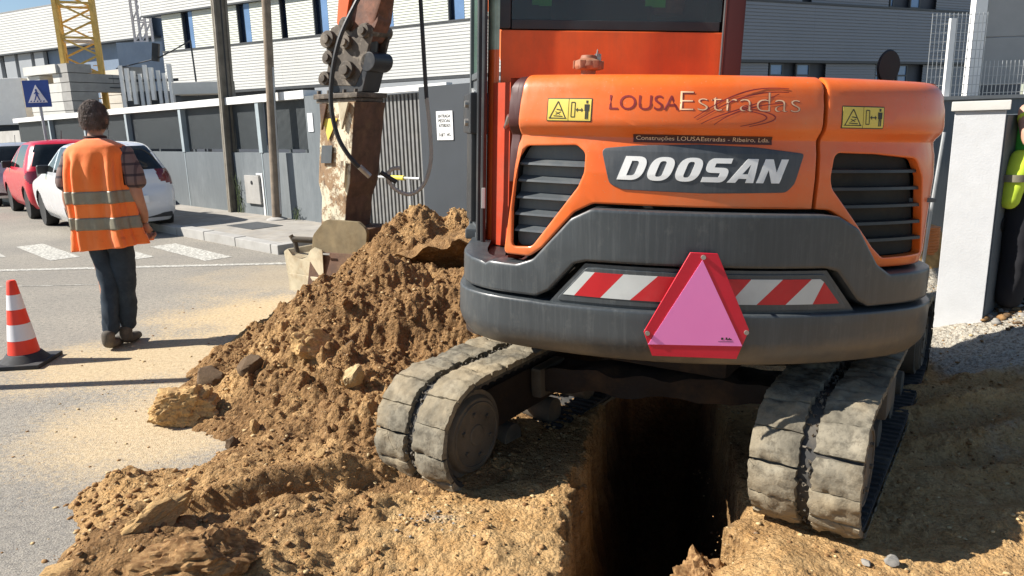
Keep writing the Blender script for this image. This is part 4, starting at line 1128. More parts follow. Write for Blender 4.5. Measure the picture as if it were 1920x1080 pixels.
# ------------------------------------------------------------------ traffic cone
e = empty('traffic_cone', (-3.345, 4.76, 0), .1, 'red and white traffic cone on a black base at the left edge', 'traffic cone')
m = MB(); m.box(-.165, .165, -.165, .165, 0, .03); m.lathe([(.15, .028), (.12, .06), (.104, .08)], n=32); m.build('cone_base', M['cone_b'], e, bevel=.006)
H_ = .57; rr = lambda z: .096 + (.028 - .096) * ((z - .07) / (H_ - .07))
bands = [(.07, .175, 'cone_r'), (.175, .285, 'cone_w'), (.285, .385, 'cone_r'), (.385, .485, 'cone_w'), (.485, .57, 'cone_r')]
for z0, z1, mt in bands:
    e_ = .0015 if mt == 'cone_w' else 0
    m = MB(); m.lathe([(rr(z0) + e_, z0), (rr(z1) + e_, z1)] + ([(.022, .580), (.0, .583)] if z1 > .56 else []), n=36, cap=False)
    m.build('cone_body' if mt == 'cone_r' else 'reflective_band', M[mt], e)

# ================================================================== EXCAVATOR
EX = empty('excavator', (.785, 3.845, 0), 0, 'orange and charcoal mini excavator on rubber tracks seen from behind, straddling the trench', 'excavator')
EO = tuple(EX.location)
BY, BR = R_(3), R_(2.7)
_r = Vector((math.cos(BY), -math.sin(BY), 0)); _f = Vector((math.sin(BY), math.cos(BY), 0)); _u = Vector((0, 0, 1))
_r2 = _r * math.cos(BR) - _u * math.sin(BR); _u2 = _u * math.cos(BR) + _r * math.sin(BR); _O = Vector((.785, 3.845, .6))
def BW(x, y, h): return tuple(_O + _r2 * x + _f * y + _u2 * (h - .6))
# plan outline of the tail
PR, PW, PY, PC = 1.62, .97, -1.25, .2
_cy = PY + PR; _xc = PW - PC; _yc = _cy - math.sqrt((PR - PC) ** 2 - _xc ** 2); _a0 = math.atan2(_xc, _cy - _yc)
_s1 = PR * _a0; _s2 = _s1 + PC * (math.pi / 2 - _a0)
def plan(s, off=0.):
    a = abs(s); g = 1 if s >= 0 else -1
    if a <= _s1: t = a / PR; x, y, nx, ny = PR * math.sin(t), _cy - PR * math.cos(t), math.sin(t), -math.cos(t)
    elif a <= _s2: t = _a0 + (a - _s1) / PC; x, y, nx, ny = _xc + PC * math.sin(t), _yc - PC * math.cos(t), math.sin(t), -math.cos(t)
    else: x, y, nx, ny = PW, _yc + (a - _s2), 1., 0.
    return g * (x + nx * off), y + ny * off
def interp(tab, x):
    if x <= tab[0][0]: return tab[0][1]
    for (a, b), (c, d) in zip(tab[:-1], tab[1:]):
        if x <= c: return b + (d - b) * (x - a) / (c - a)
    return tab[-1][1]
HOODP = [(.93, -.012), (1.0, 0), (1.17, 0), (1.30, .002), (1.38, -.006), (1.41, -.014), (1.428, -.016), (1.440, -.010), (1.455, .004), (1.470, .012), (1.49, .014), (1.55, .008), (1.58, .0)]
def sfac(s): t = min(1, max(0, (abs(s) - .80) / .30)); return t * t * (3 - 2 * t)
def hood_map(s, h, w):
    """top rolls over to the deck"""
    o = interp(HOODP, h) + w - .045 * sfac(s)
    if h > 1.58:
        t = min((h - 1.58) / .09, 1.) * math.pi / 2; o = -.07 + .07 * math.cos(t) + w * math.cos(t) - .045 * sfac(s); h = 1.58 + .07 * math.sin(t) + w * math.sin(t)
    x, y = plan(s, o); return BW(x, y, h)
def roundpoly(pts, r=.02, n=5):
    out = []; N_ = len(pts)
    for i in range(N_):
        p = Vector(pts[i][:2]); a = Vector(pts[i - 1][:2]); b = Vector(pts[(i + 1) % N_][:2]); ri = pts[i][2] if len(pts[i]) > 2 else r
        u, v = (a - p), (b - p); ang = u.angle(v) if u.length > 1e-6 and v.length > 1e-6 else math.pi
        if ri <= 0 or ang > R_(172): out.append((p.x, p.y)); continue
        d = min(ri / math.tan(ang / 2), u.length * .45, v.length * .45); p0, p1 = p + u.normalized() * d, p + v.normalized() * d
        for k in range(n + 1): t = k / n; q = p0 * (1 - t) ** 2 + p * 2 * t * (1 - t) + p1 * t * t; out.append((q.x, q.y))
    return out
def area(P): return sum(P[i - 1][0] * P[i][1] - P[i][0] * P[i - 1][1] for i in range(len(P))) / 2
def inset(P, d):
    """move boundary inward (P ccw) by d"""
    n = len(P); out = []
    for i in range(n):
        a, p, b = Vector(P[i - 1]), Vector(P[i]), Vector(P[(i + 1) % n]); e0, e1 = (p - a), (b - p)
        if e0.length < 1e-9: e0 = e1
        if e1.length < 1e-9: e1 = e0
        n0 = Vector((-e0.y, e0.x)).normalized(); n1 = Vector((-e1.y, e1.x)).normalized(); m_ = (n0 + n1)
        m_ = m_.normalized() if m_.length > 1e-6 else n0
        out.append(tuple(p + m_ * d / max(.5, m_.dot(n0))))
    return out
def panel(name, outer, mat, fmap, parent=EX, holes=(), off=0., depth=.03, bev=.006, sgrid=.045, hcuts=(), r=.02, origin=None, hbev=None):
    outer = roundpoly(outer, r)
    if area(outer) < 0: outer = outer[::-1]
    hs = []
    for h in holes:
        h = roundpoly(h, r)
        hs.append(h[::-1] if area(h) < 0 else h)
    hb = bev if hbev is None else hbev
    bm = bmesh.new(); prof = [(0., 1.), (.30, .70), (.70, .30), (1., 0.)] if bev > 0 else [(0., 0.)]
    def rings(P, sign, b):
        R2 = []
        for k, (w, i_) in enumerate([(0., 1.), (.07, .62), (.35, .2), (1., 0.)] if b > 0 else [(0., 0.)]):
            Q = inset(P, sign * b * i_) if b > 0 else P
            R2.append([bm.verts.new((q[0], q[1], -w * b)) for q in Q])
        R2.append([bm.verts.new((q[0], q[1], -depth)) for q in P])
        for A, B in zip(R2[:-1], R2[1:]):
            n = len(A)
            for i in range(n):
                try: bm.faces.new((A[i], A[(i + 1) % n], B[(i + 1) % n], B[i]))
                except ValueError: pass
        return R2[0]
    front = [rings(outer, 1, bev)] + [rings(h, -1, hb) for h in hs]
    flat = [v for L in front for v in L]
    for t in geometry.tessellate_polygon([[v.co for v in L] for L in front]):
        try: bm.faces.new([flat[i] for i in t])
        except ValueError: pass
    xs = [v.co.x for v in bm.verts]; ys = [v.co.y for v in bm.verts]
    def cut(co, no):
        bmesh.ops.bisect_plane(bm, geom=bm.verts[:] + bm.edges[:] + bm.faces[:], plane_co=co, plane_no=no)
    k = math.floor(min(xs) / sgrid) * sgrid
    while k < max(xs):
        if k > min(xs): cut((k, 0, 0), (1, 0, 0))
        k += sgrid
    for hc in hcuts:
        if min(ys) < hc < max(ys): cut((0, hc, 0), (0, 1, 0))
    bmesh.ops.recalc_face_normals(bm, faces=bm.faces)
    og = origin or (tuple(parent.location) if parent is not None and parent.parent is None else EO)
    for v in bm.verts:
        p = fmap(v.co.x, v.co.y, v.co.z + off); v.co = (p[0] - og[0], p[1] - og[1], p[2] - og[2])
    # orient outwards: compare with body centre
    c0 = Vector(BW(0, .3, 1.1)) - Vector(og)
    big = max(bm.faces, key=lambda f: f.calc_area())
    if big.normal.dot(big.calc_center_median() - c0) < 0: bmesh.ops.reverse_faces(bm, faces=bm.faces)
    me = bpy.data.meshes.new(name); bm.to_mesh(me); bm.free(); me.materials.append(mat); smooth_me(me, 32)
    return link_mesh(name, me, parent)
def ep(name, mb, mat, parent=EX, T=BW, **k): return mb.build(name, mat, parent, T=T, origin=EO, **k)
hc_h = [1.30, 1.38, 1.41, 1.428, 1.44, 1.455, 1.47, 1.49, 1.55, 1.58, 1.598, 1.616, 1.634, 1.652]
LG = [(-.725, 1.388, .03), (-.522, 1.396, .03), (-.488, 1.370, .03), (-.488, 1.30, .06), (-.510, 1.245, .06), (-.640, 1.070, .05), (-.690, 1.005, .04), (-.776, .998, .02), (-.776, 1.15, .2), (-.755, 1.34, .05)]
RG = [(-s, h, r) for s, h, r in LG]
RG = [(.421, 1.388, .03), (.60, 1.384, .0), (.80, 1.368, .04), (.845, 1.30, .05), (.890, 1.15, .1), (.932, 1.0, .015), (.685, .998, .04), (.630, 1.040, .05), (.418, 1.262, .06), (.408, 1.30, .06)]
OL = [(-.738, 1.67, .03), (-.752, 1.46, .02), (-.775, 1.25, .05), (-.815, .965, .02), (-.70, .965, .05), (-.645, 1.005, .06), (-.52, 1.150, .06), (-.45, 1.186, .05), (.347, 1.186, .004), (.347, 1.67, .0)]
panel('hood_trim', [(-.736, 1.67, 0), (-.750, 1.46, 0), (-.772, 1.25, 0), (-.795, 1.25, 0), (-.797, 1.46, .0), (-.795, 1.60, .03), (-.770, 1.67, .02)], M['brown_strip'], hood_map, off=-.006, depth=.03, bev=.004, hcuts=hc_h)
panel('engine_hood', OL, M['orange'], hood_map, holes=[LG], depth=.014, bev=.008, hcuts=hc_h)
OR = [(.361, 1.67, .0), (.361, 1.186, .004), (.42, 1.182, .05), (.50, 1.140, .06), (.60, 1.010, .05), (.66, .960, .04), (1.16, .955, .02), (1.42, .955, .02), (1.42, 1.67, 0)]
panel('side_hood', OR, M['orange'], hood_map, holes=[RG], depth=.035, bev=.007, hcuts=hc_h)
# deck on top
def deck(s0, s1, n, back):
    P = [plan(s0 + (s1 - s0) * i / n, -.068) for i in range(n + 1)]; return P + back
P = deck(-.738, .347, 24, [(plan(.347, -.068)[0], -.56), (-.70, -.56)])
m = MB(); m.add([(x, y, 1.648) for x, y in P], [tuple(range(len(P)))]); ep('hood_deck', m, M['orange'])
P = deck(.361, 1.42, 34, [(.28, plan(1.42, -.068)[1]), (plan(.361, -.068)[0], -.9)])
m = MB(); m.add([(x, y, 1.648) for x, y in P], [tuple(range(len(P)))]); ep('hood_deck', m, M['orange'])
# dark inner hull behind every gap
P = [plan(-.68 + 2.18 * i / 50, -.10) for i in range(51)]; P = P + [(.84, .5), (-.60, .5)]
m = MB(); m.prism(P, lambda a, b: (a, b, .66), lambda a, b: (a, b, 1.60)); ep('inner_hull', m, M['dark_hull'], smooth=False)
# grille slats and backing
def grille(poly, hs, tilt, parent_name, seed):
    back = panel(parent_name, [(s, h, .03) for s, h, _ in poly], M['grille' if tilt else 'dark_hull'], lambda s, h, w: BW(*plan(s, -.052 + w), h), depth=.004, bev=0, sgrid=.06)
    xs = lambda h: None
    P = np.array([(a, b) for a, b, _ in poly]); n = len(P)
    for h in hs:
        X_ = []
        for i in range(n):
            a, b = P[i], P[(i + 1) % n]
            if (a[1] > h) != (b[1] > h): X_.append(a[0] + (b[0] - a[0]) * (h - a[1]) / (b[1] - a[1]))
        if len(X_) < 2: continue
        s0, s1 = min(X_) + .002, max(X_) + (.012 if tilt else -.002); m = MB(); k = 10; V = []
        prof = [(-.051, .018), (-.030, .007), (-.020, .003), (-.018, -.005), (-.030, -.009), (-.051, -.010)] if tilt else [(-.046, .008), (-.018, .005), (-.016, -.006), (-.046, -.004)]
        for i in range(k + 1):
            s = s0 + (s1 - s0) * i / k
            for o, dz in prof: x, y = plan(s, o); V.append((x, y, h + dz))
        q = len(prof); F = [(i * q + j, i * q + (j + 1) % q, (i + 1) * q + (j + 1) % q, (i + 1) * q + j) for i in range(k) for j in range(q)]
        m.add(V, F); ep('grille_slat', m, M['grille'] if tilt else M['black_metal'], back, ang=25)
    return back
lg = grille(LG, [1.322, 1.258, 1.193, 1.128, 1.064], True, 'left_grille', 1); lg.name = 'grille'
rg = grille(RG, [1.322, 1.258, 1.193, 1.128, 1.064], False, 'right_grille', 2); rg.name = 'grille.001'
# some engine parts behind the right grille
m = MB(); m.box(.80, .86, -.80, -.76, .98, 1.38); m.box(.50, .53, -1.10, -1.06, 1.0, 1.4); m.box(.40, .9, -.98, -.95, 1.2, 1.215); ep('cooler_bracket', m, M['grille'])

# ---- counterweight
def cw_map(s, h, w):
    o = w = w - .055 * sfac(s)
    if h < .70: t = (.70 - h) / .12; o = w - .075 * max(0, t) ** 2.0
    x, y = plan(s, o); return BW(x, y, h)
hc_c = [.60, .62, .64, .66, .68, .70, .76, .82, .9, 1.0, 1.1]
UP = [(-1.75, .945, .0), (-1.06, .948, .015), (-.90, .934, .01), (-.875, .928, .0), (-.855, .940, .0), (-.73, .940, .05), (-.665, .965, .06), (-.52, 1.132, .06), (-.445, 1.172, .05), (.37, 1.172, .03), (.435, 1.165, .04), (.52, 1.120, .06), (.62, .985, .05), (.685, .945, .04), (1.9, .940, .0),
      (1.9, .822, .0), (.60, .822, .03), (.548, .850, .02), (.448, .962, .025), (.40, .975, .03), (-.455, .975, .03), (-.500, .962, .025), (-.595, .850, .02), (-.645, .822, .03), (-1.75, .815, .0)]
cwu = panel('counterweight', UP, M['cw'], cw_map, off=.045, depth=.10, bev=.012, hcuts=hc_c, sgrid=.06)
LO = [(-1.75, .805, 0), (-.66, .808, 0), (-.62, .806, .0), (.57, .808, 0), (1.9, .810, 0), (1.9, .60, 0), (-1.75, .60, 0)]
bm_ = panel('tail_bumper', LO, M['cw'], cw_map, off=.062, depth=.16, bev=.010, hcuts=hc_c, sgrid=.06)
RC = [(-.60, .80, .0), (-.462, .966, .0), (.412, .966, .0), (.555, .80, .0)]
panel('reflector_recess', RC, M['cw'], cw_map, off=.032, depth=.05, bev=.0, sgrid=.06)
RF = [(-.570, .816, .01), (-.455, .952, .02), (.402, .954, .02), (.512, .818, .01)]
panel('reflector_frame', RF, M['cw'], cw_map, off=.037, depth=.008, bev=.003, sgrid=.06)
# underside
P = [plan(-1.75 + 3.65 * i / 70, -.02) for i in range(71)]
m = MB(); m.prism(P, lambda a, b: (a, b, .600), lambda a, b: (a, b, .66)); ep('belly_plate', m, M['under'], smooth=False)
# red / white reflective stripes
def quadstripe(a_t, b_t, a_b, b_b, mat, ht=.936, hb=.842):
    poly = [(a_b, hb), (b_b, hb), (b_t, ht), (a_t, ht)]
    panel('reflective_stripe', poly, mat, cw_map, off=.0395, depth=.004, bev=0, sgrid=.05, r=0)
top_s = [-.462, -.424, -.320, -.200, -.090, .02, .128, .243, .352, .388, .388]
bot_s = [-.540, -.497, -.399, -.292, -.185, -.07, .055, .155, .262, .366, .474]
for i in range(10):
    mt = M['refl_white'] if i % 2 == 0 else M['refl_red']
    if i == 9: poly = [(bot_s[9], .842), (bot_s[10], .842), (.402, .925)]; panel('reflective_stripe', poly, mt, cw_map, off=.0395, depth=.004, bev=0, sgrid=.05, r=0); continue
    if i == 8: poly = [(bot_s[8], .842), (bot_s[9], .842), (.402, .925), (.386, .936), (top_s[8], .936)]; panel('reflective_stripe', poly, mt, cw_map, off=.0395, depth=.004, bev=0, sgrid=.05, r=0); continue
    quadstripe(top_s[i], top_s[i + 1], bot_s[i], bot_s[i + 1], mt)

# ---- slow-vehicle triangle: a flat plate bolted on the tail
TX = -.062
def tri_map(off): return lambda s, h, w: BW(s - .0, PY - .085 - off - w, h)
def plate(name, pts, mat, off, depth, parent=EX, r=.0, bev=.001):
    pts = roundpoly(pts, r); n = len(pts); m = MB()
    m.prism(pts, lambda a, b: (a, PY - off, b), lambda a, b: (a, PY - off - depth, b)); return ep(name, m, mat, parent, bevel=bev, seg=1)
trg = plate('slow_vehicle_triangle', [(-.104, 1.038), (-.008, 1.036), (.126, .760), (.090, .650), (-.214, .652), (-.250, .742)], M['tri_red'], .078, .006)
plate('pink_centre', [(-.060, 1.012), (.106, .700), (-.232, .696)], M['pink'], .0845, .0015, trg, bev=0)
for x, h in ((-.058, 1.022), (-.237, .738), (.116, .752)):
    m = MB(); m.cyl((x, PY - .084, h), (x, PY - .091, h), .0085, n=10); m.cyl((x, PY - .03, h), (x, PY - .08, h), .006, n=8); ep('bolt', m, M['steel'], trg)
for k, (a, b) in enumerate(((.020, .735), (.050, .735), (.062, .738))):
    pass
m = MB(); m.box(.028, .036, PY - .0862, PY - .0866, .722, .730); m.box(.044, .050, PY - .0862, PY - .0866, .722, .731); m.box(.050, .066, PY - .0862, PY - .0866, .722, .726); m.box(.056, .060, PY - .0862, PY - .0866, .726, .730); m.box(.018, .072, PY - .0862, PY - .0865, .715, .7163)
ep('maker_mark', m, M['ink'], trg, smooth=False)
m = MB(); m.box(-.22, .08, PY - .02, PY + .01, .76, .79); ep('triangle_bracket', m, M['black_metal'])

# ---- badge, lettering, stickers
BG = [(-.428, 1.388, .02), (-.30, 1.401, 0), (-.08, 1.409, 0), (.12, 1.403, 0), (.296, 1.384, .01), (.266, 1.277, .03), (.240, 1.246, .04), (-.06, 1.238, 0), (-.345, 1.243, .04), (-.392, 1.262, .03)]
bgp = panel('name_badge', BG, M['badge'], hood_map, off=.004, depth=.006, bev=.002, hcuts=hc_h, sgrid=.04)
def curved_text(txt, s0, s1, h0, h1, mat, name, off, parent=EX, shear=0., bold=0., per=False, fmap=hood_map, sgrid=.04):
    cu = bpy.data.curves.new('t', 'FONT'); cu.body = txt; cu.size = 1.; cu.shear = shear; cu.offset = bold; cu.resolution_u = 4
    cu.space_character = 1.0
    o = bpy.data.objects.new('t', cu); col.objects.link(o); bpy.context.view_layer.update()
    me = bpy.data.meshes.new_from_object(o); bpy.data.objects.remove(o); bpy.data.curves.remove(cu)
    bm = bmesh.new(); bm.from_mesh(me); bpy.data.meshes.remove(me)
    x0, x1 = min(v.co.x for v in bm.verts), max(v.co.x for v in bm.verts); y0, y1 = min(v.co.y for v in bm.verts), max(v.co.y for v in bm.verts)
    for v in bm.verts: v.co = (s0 + (v.co.x - x0) / (x1 - x0) * (s1 - s0), h0 + (v.co.y - y0) / (y1 - y0) * (h1 - h0), 0)
    k = math.ceil(s0 / sgrid) * sgrid
    while k < s1: bmesh.ops.bisect_plane(bm, geom=bm.verts[:] + bm.edges[:] + bm.faces[:], plane_co=(k, 0, 0), plane_no=(1, 0, 0)); k += sgrid
    for v in bm.verts:
        p = fmap(v.co.x, v.co.y, off); v.co = (p[0] - EO[0], p[1] - EO[1], p[2] - EO[2])
    bmesh.ops.recalc_face_normals(bm, faces=bm.faces)
    me = bpy.data.meshes.new(name); bm.to_mesh(me); bm.free(); me.materials.append(mat)
    return link_mesh(name, me, parent)
# DOOSAN: heavy italic letters drawn as outlines
def letter(ch):
    if ch == 'O': return [roundpoly([(0, 0, .46), (1, 0, .46), (1, 1, .46), (0, 1, .46)], .3, 10)], [roundpoly([(.36, .17, .14), (.64, .17, .14), (.64, .83, .14), (.36, .83, .14)], .2, 8)]
    if ch == 'D': return [roundpoly([(0, 0, 0), (1, 0, .46), (1, 1, .46), (0, 1, 0)], .3, 10)], [roundpoly([(.34, .19, 0), (.66, .19, .16), (.66, .81, .16), (.34, .81, 0)], .2, 8)]
    if ch == 'S': return [roundpoly([(.02, 0, 0), (1.0, 0, .36), (1.0, .60, .30), (.34, .62, .03), (.34, .79, .03), (.96, .79, 0), (.96, 1, 0), (.0, 1, .36), (.0, .40, .30), (.66, .39, .03), (.66, .21, .03), (.02, .21, 0)], .05, 6)], []
    if ch == 'A': return [[(-.06, 0), (.29, 0), (.36, .17), (.70, .17), (.72, 0), (1.06, 0), (.88, 1), (.42, 1)]], [[(.44, .36), (.69, .36), (.65, .78)]]
    if ch == 'N': return [[(0, 0), (.31, 0), (.31, .55), (.66, 0), (1, 0), (1, 1), (.69, 1), (.69, .45), (.34, 1), (0, 1)]], []
s = -.366; h0, h1 = 1.279, 1.363; lw = .0905
for i, ch in enumerate('DOOSAN'):
    O_, H2 = letter(ch); w_ = lw * (.93 if ch != 'A' else .92)
    f = lambda p: (s + p[0] * w_ + .030 * p[1], h0 + p[1] * (h1 - h0))
    ls = MB
    bmx = panel('letter', [f(p) + (0,) for p in O_[0]], M['white_letter'], hood_map, parent=bgp, holes=[[f(p) + (0,) for p in h] for h in H2], off=.0062, depth=.002, bev=0, sgrid=.03, r=0, origin=EO)
    s += lw + .0075
curved_text('LOUSA', -.404, -.163, 1.524, 1.575, M['maroon'], 'company_lettering', .0015, bold=.0)
curved_text('Estradas', -.160, .256, 1.526, 1.588, M['cream_letter'], 'company_lettering', .0015, bold=-.022)
curved_text('Estradas', -.1585, .2575, 1.5245, 1.5865, M['maroon'], 'company_lettering', .0010, bold=-.012)
# road swoosh printed under the lettering
def swoosh(pts, w0=.0018):
    P = [Vector(p) for p in pts]; V = []; q = []
    n = 14
    for i in range(n + 1):
        t = i / n
        a = P[0] * (1 - t) ** 3 + P[1] * 3 * t * (1 - t) ** 2 + P[2] * 3 * t * t * (1 - t) + P[3] * t ** 3
        d = ((P[1] - P[0]) * 3 * (1 - t) ** 2 + (P[2] - P[1]) * 6 * t * (1 - t) + (P[3] - P[2]) * 3 * t * t).normalized(); nn_ = Vector((-d.y, d.x)) * w0 * (1.2 - .6 * abs(2 * t - 1))
        q.append((a + nn_, a - nn_))
    V = [hood_map(p.x, p.y, .0013) for a, b in q for p in (a, b)]
    return [tuple(Vector(v)) for v in V], [(2 * i, 2 * i + 1, 2 * i + 3, 2 * i + 2) for i in range(n)]
m = MB()
for pts in ([(-.11, 1.500), (-.02, 1.56), (.04, 1.61), (.215, 1.600)], [(-.10, 1.493), (.0, 1.55), (.05, 1.595), (.215, 1.590)], [(-.04, 1.478), (.02, 1.53), (.11, 1.55), (.205, 1.556)], [(-.085, 1.480), (-.02, 1.52), (.06, 1.53), (.18, 1.585)],
            [(.07, 1.535), (.18, 1.520), (.22, 1.500), (.08, 1.474)], [(.07, 1.527), (.15, 1.515), (.18, 1.50), (.05, 1.474)]):
    m.add(*swoosh(pts))
ep('road_swoosh_print', m, M['maroon'], T=None, smooth=False)
SP = [(-.316, 1.440), (-.314, 1.412), (.176, 1.412), (.174, 1.440)]
sp = panel('small_name_strip', SP, M['brown_strip'], hood_map, off=.003, depth=.003, bev=0, sgrid=.05, hcuts=hc_h, r=0)
curved_text('Construções LOUSAEstradas - Ribeiro, Lda.', -.305, .165, 1.4175, 1.4355, M['cream_letter'], 'strip_lettering', .0045, sp)
def sticker(s0, s1, h0, h1):
    st = panel('warning_sticker', [(s0, h0), (s1, h0), (s1, h1), (s0, h1)], M['ink'], hood_map, off=.0012, depth=.001, bev=0, sgrid=.04, hcuts=hc_h, r=.004)
    b = .0035; mid = s0 + (s1 - s0) * .49
    for a_, c_ in ((s0 + b, mid - b / 3), (mid + b / 3, s1 - b)):
        panel('yellow_field', [(a_, h0 + b), (c_, h0 + b), (c_, h1 - b), (a_, h1 - b)], M['sticker_y'], hood_map, parent=st, off=.0022, depth=.0008, bev=0, sgrid=.04, hcuts=hc_h, r=0, origin=EO)
    W_, H_ = (s1 - s0), (h1 - h0); hm = lambda a_, b_: hood_map(s0 + a_ * W_, h0 + b_ * H_, .0032)
    m = MB()
    def pl(poly): m.add([hm(*p) for p in poly], [tuple(range(len(poly)))])
    def ln(a_, b_, w=.012):
        a_, b_ = Vector(a_), Vector(b_); d = (b_ - a_).normalized(); n_ = Vector((-d.y, d.x)) * w; pl([a_ + n_, b_ + n_, b_ - n_, a_ - n_])
    ln((.07, .14), (.25, .86)); ln((.25, .86), (.43, .14)); ln((.05, .14), (.45, .14), .02)
    ln((.20, .42), (.30, .30)); ln((.20, .30), (.32, .42)); ln((.22, .52), (.34, .48), .02); ln((.16, .24), (.36, .22), .02)
    ln((.55, .2), (.55, .82), .008); ln((.63, .2), (.63, .82), .008); ln((.55, .82), (.63, .82), .02); ln((.55, .2), (.63, .2), .02)
    ln((.67, .5), (.79, .5), .025); pl([(.65, .5), (.69, .60), (.69, .40)]); pl([(.81, .5), (.77, .40), (.77, .60)])
    pl([(.855, .12), (.885, .12), (.885, .45), (.855, .45)]); pl([(.895, .12), (.925, .12), (.925, .45), (.895, .45)]); pl([(.84, .45), (.94, .45), (.945, .74), (.835, .74)]); pl([(.87, .78), (.91, .78), (.915, .90), (.865, .90)])
    ep('pictogram', m, M['ink'], st, T=None, smooth=False)
sticker(-.634, -.465, 1.480, 1.563); sticker(.415, .592, 1.474, 1.552)

# ---- fuel cap
m = MB(); m.lathe([(.030, 0), (.030, .03), (.052, .032), (.058, .045), (.056, .065), (.034, .075), (.030, .088), (.0, .090)], (-.46, -.80, 1.655), n=20); fc = ep('fuel_cap', m, M['rust'], bevel=.003)
for k in range(6):
    a = k * math.pi / 3; m = MB(); m.box(-.46 + .05 * math.cos(a) - .012, -.46 + .05 * math.cos(a) + .012, -.80 + .05 * math.sin(a) - .012, -.80 + .05 * math.sin(a) + .012, 1.690, 1.722)
    ep('cap_grip', m, M['rust'], fc, bevel=.004)
m = MB(); m.box(-.435, -.41, -.80, -.78, 1.722, 1.75); m.tube([(-.43, -.80, 1.73), (-.425, -.80, 1.765), (-.415, -.80, 1.74)], .004, n=6); ep('padlock', m, M['steel'], fc)

# ---- cab
m = MB(); m.box(-.83, .118, -.60, -.57, 1.60, 1.862); ep('cab_rear_panel', m, M['orange_dull'], bevel=.008)
m = MB(); m.box(-.785, .10, -.595, -.575, 1.866, 1.905); ep('rear_window_rubber', m, M['black'], bevel=.004)
m = MB(); m.box(-.785, .105, -.59, -.583, 1.905, 2.55); ep('rear_window', m, M['cab_glass'], smooth=False)
m = MB(); m.box(.120, .20, -.615, -.50, 1.60, 2.75); ep('cab_pillar', m, M['brown_strip'], bevel=.012)
m = MB(); m.cyl((.112, -.612, 1.60), (.112, -.612, 2.7), .004, n=6); ep('window_seal', m, M['grille'])
m = MB(); m.box(-.84, -.788, -.60, -.54, 1.866, 2.75); ep('cab_pillar', m, M['black'], bevel=.01)
# rounded rear-left corner, orange below, pale glass above
def corner(h0, h1, mat, name, r=.055, x=-.835, y=-.545):
    m = MB(); V = []; k = 8
    for i in range(k + 1):
        a = math.pi / 2 * i / k; V += [(x - r * math.sin(a), y - r * math.cos(a), h) for h in (h0, h1)]
    V += [(x - r, .1, h) for h in (h0, h1)]
    m.add(V, [(2 * i, 2 * i + 1, 2 * i + 3, 2 * i + 2) for i in range(k + 1)]); return ep(name, m, mat, ang=50)
corner(.90, 1.78, M['orange'], 'cab_corner')
corner(1.78, 2.75, M['pale_glass'], 'corner_window')
m = MB(); m.box(-.84, .20, -.1, .10, .95, 1.6); m.box(-.84, .20, .07, .10, 1.6, 2.75); m.box(-.89, .2, -.62, .11, 2.75, 2.85); ep('cab_shell', m, M['black'])
m = MB(); m.box(.17, .2, -.5, .1, 1.6, 2.75); ep('cab_side_wall', m, M['black'])
# recessed side cover between cab corner and hood
m = MB(); V = []
pts = [(-.765, -.985), (-.71, -.96), (-.69, -.88), (-.70, -.75), (-.86, -.60)]
m.add([(x, y, h) for x, y in pts for h in (.93, 1.64)], [(2 * i, 2 * i + 1, 2 * i + 3, 2 * i + 2) for i in range(len(pts) - 1)]); ep('side_cover', m, M['shaded_orange'], ang=60)
m = MB(); m.add([(-.765, -.985, 1.64), (-.69, -.88, 1.64), (-.80, -.60, 1.64), (-.45, -.60, 1.64), (-.45, -.98, 1.64)], [(0, 1, 2, 3, 4)]); ep('side_cover', m, M['shaded_orange'])
m = MB(); m.box(-.86, -.50, -.598, -.57, .92, 1.64); ep('cab_rear_panel', m, M['shaded_orange'], bevel=.004)
m = MB(); V = []
for h, s_ in ((.955, -.812), (1.10, -.790), (1.25, -.772), (1.46, -.749), (1.60, -.738)):
    for o_ in (-.012, -.12): x, y = plan(s_, o_); V.append((x, y, h))
m.add(V, [(2 * i, 2 * i + 1, 2 * i + 3, 2 * i + 2) for i in range(4)]); ep('hood_edge_return', m, M['black_gap'], smooth=False)
m = MB(); m.box(-.86, -.62, -1.0, -.5, .90, .925); ep('platform_step', m, M['black'])
m = MB(); m.tube([(-.80, -.64, 1.45), (-.79, -.70, 1.47), (-.78, -.72, 1.50)], .012, n=8); ep('side_latch', m, M['steel'])
# seat, head restraint and a hi-vis jacket hung over it
m = MB(); m.box(-.62, -.12, -.10, .05, 1.35, 2.12); ep('seat_back', m, M['darkcloth'], bevel=.05, seg=3)
for x in (-.70, -.215):
    m = MB(); m.box(x, x + .07, -.555, -.55, 1.97, 2.30); m.box(x + .03, x + .085, -.562, -.557, 1.965, 2.2); ep('hi_vis_strap', m, M['hivis_green'])
m = MB(); m.lathe([(0, -.12), (.06, -.11), (.075, -.03), (.07, .08), (0, .12)], (-.10, -.46, 2.06), n=16); ep('red_bag', m, M['rust'])
# open door folded back on the left: frame, glass, latch block, grab rail
D0, D1 = Vector((-.905, -.62)), Vector((-.975, -.30))
def DT(a, o, h):
    d = (D1 - D0).normalized(); n_ = Vector((-d.y, d.x)); p = D0 + d * a + n_ * o; return BW(p.x, p.y, h)
m = MB(); m.box(-.005, .045, -.02, .02, .885, 2.75); ep('door_frame', m, M['black'], T=DT, bevel=.006)
m = MB(); m.box(.29, .325, -.02, .02, .93, 2.75); m.box(.045, .29, -.015, .015, 1.66, 1.69); m.box(.045, .29, -.015, .015, .93, .97); ep('door_frame', m, M['grille'], T=DT, bevel=.005)
m = MB(); m.box(.045, .29, -.004, .004, 1.69, 2.75); ep('door_glass', m, M['green_glass'], T=DT)
m = MB(); m.box(.045, .29, -.006, .006, .97, 1.66); ep('door_panel', m, M['grille'], T=DT)
m = MB(); m.box(.08, .26, .006, .04, 1.02, 1.46); ep('door_inner_liner', m, M['black_metal'], T=DT, bevel=.01)
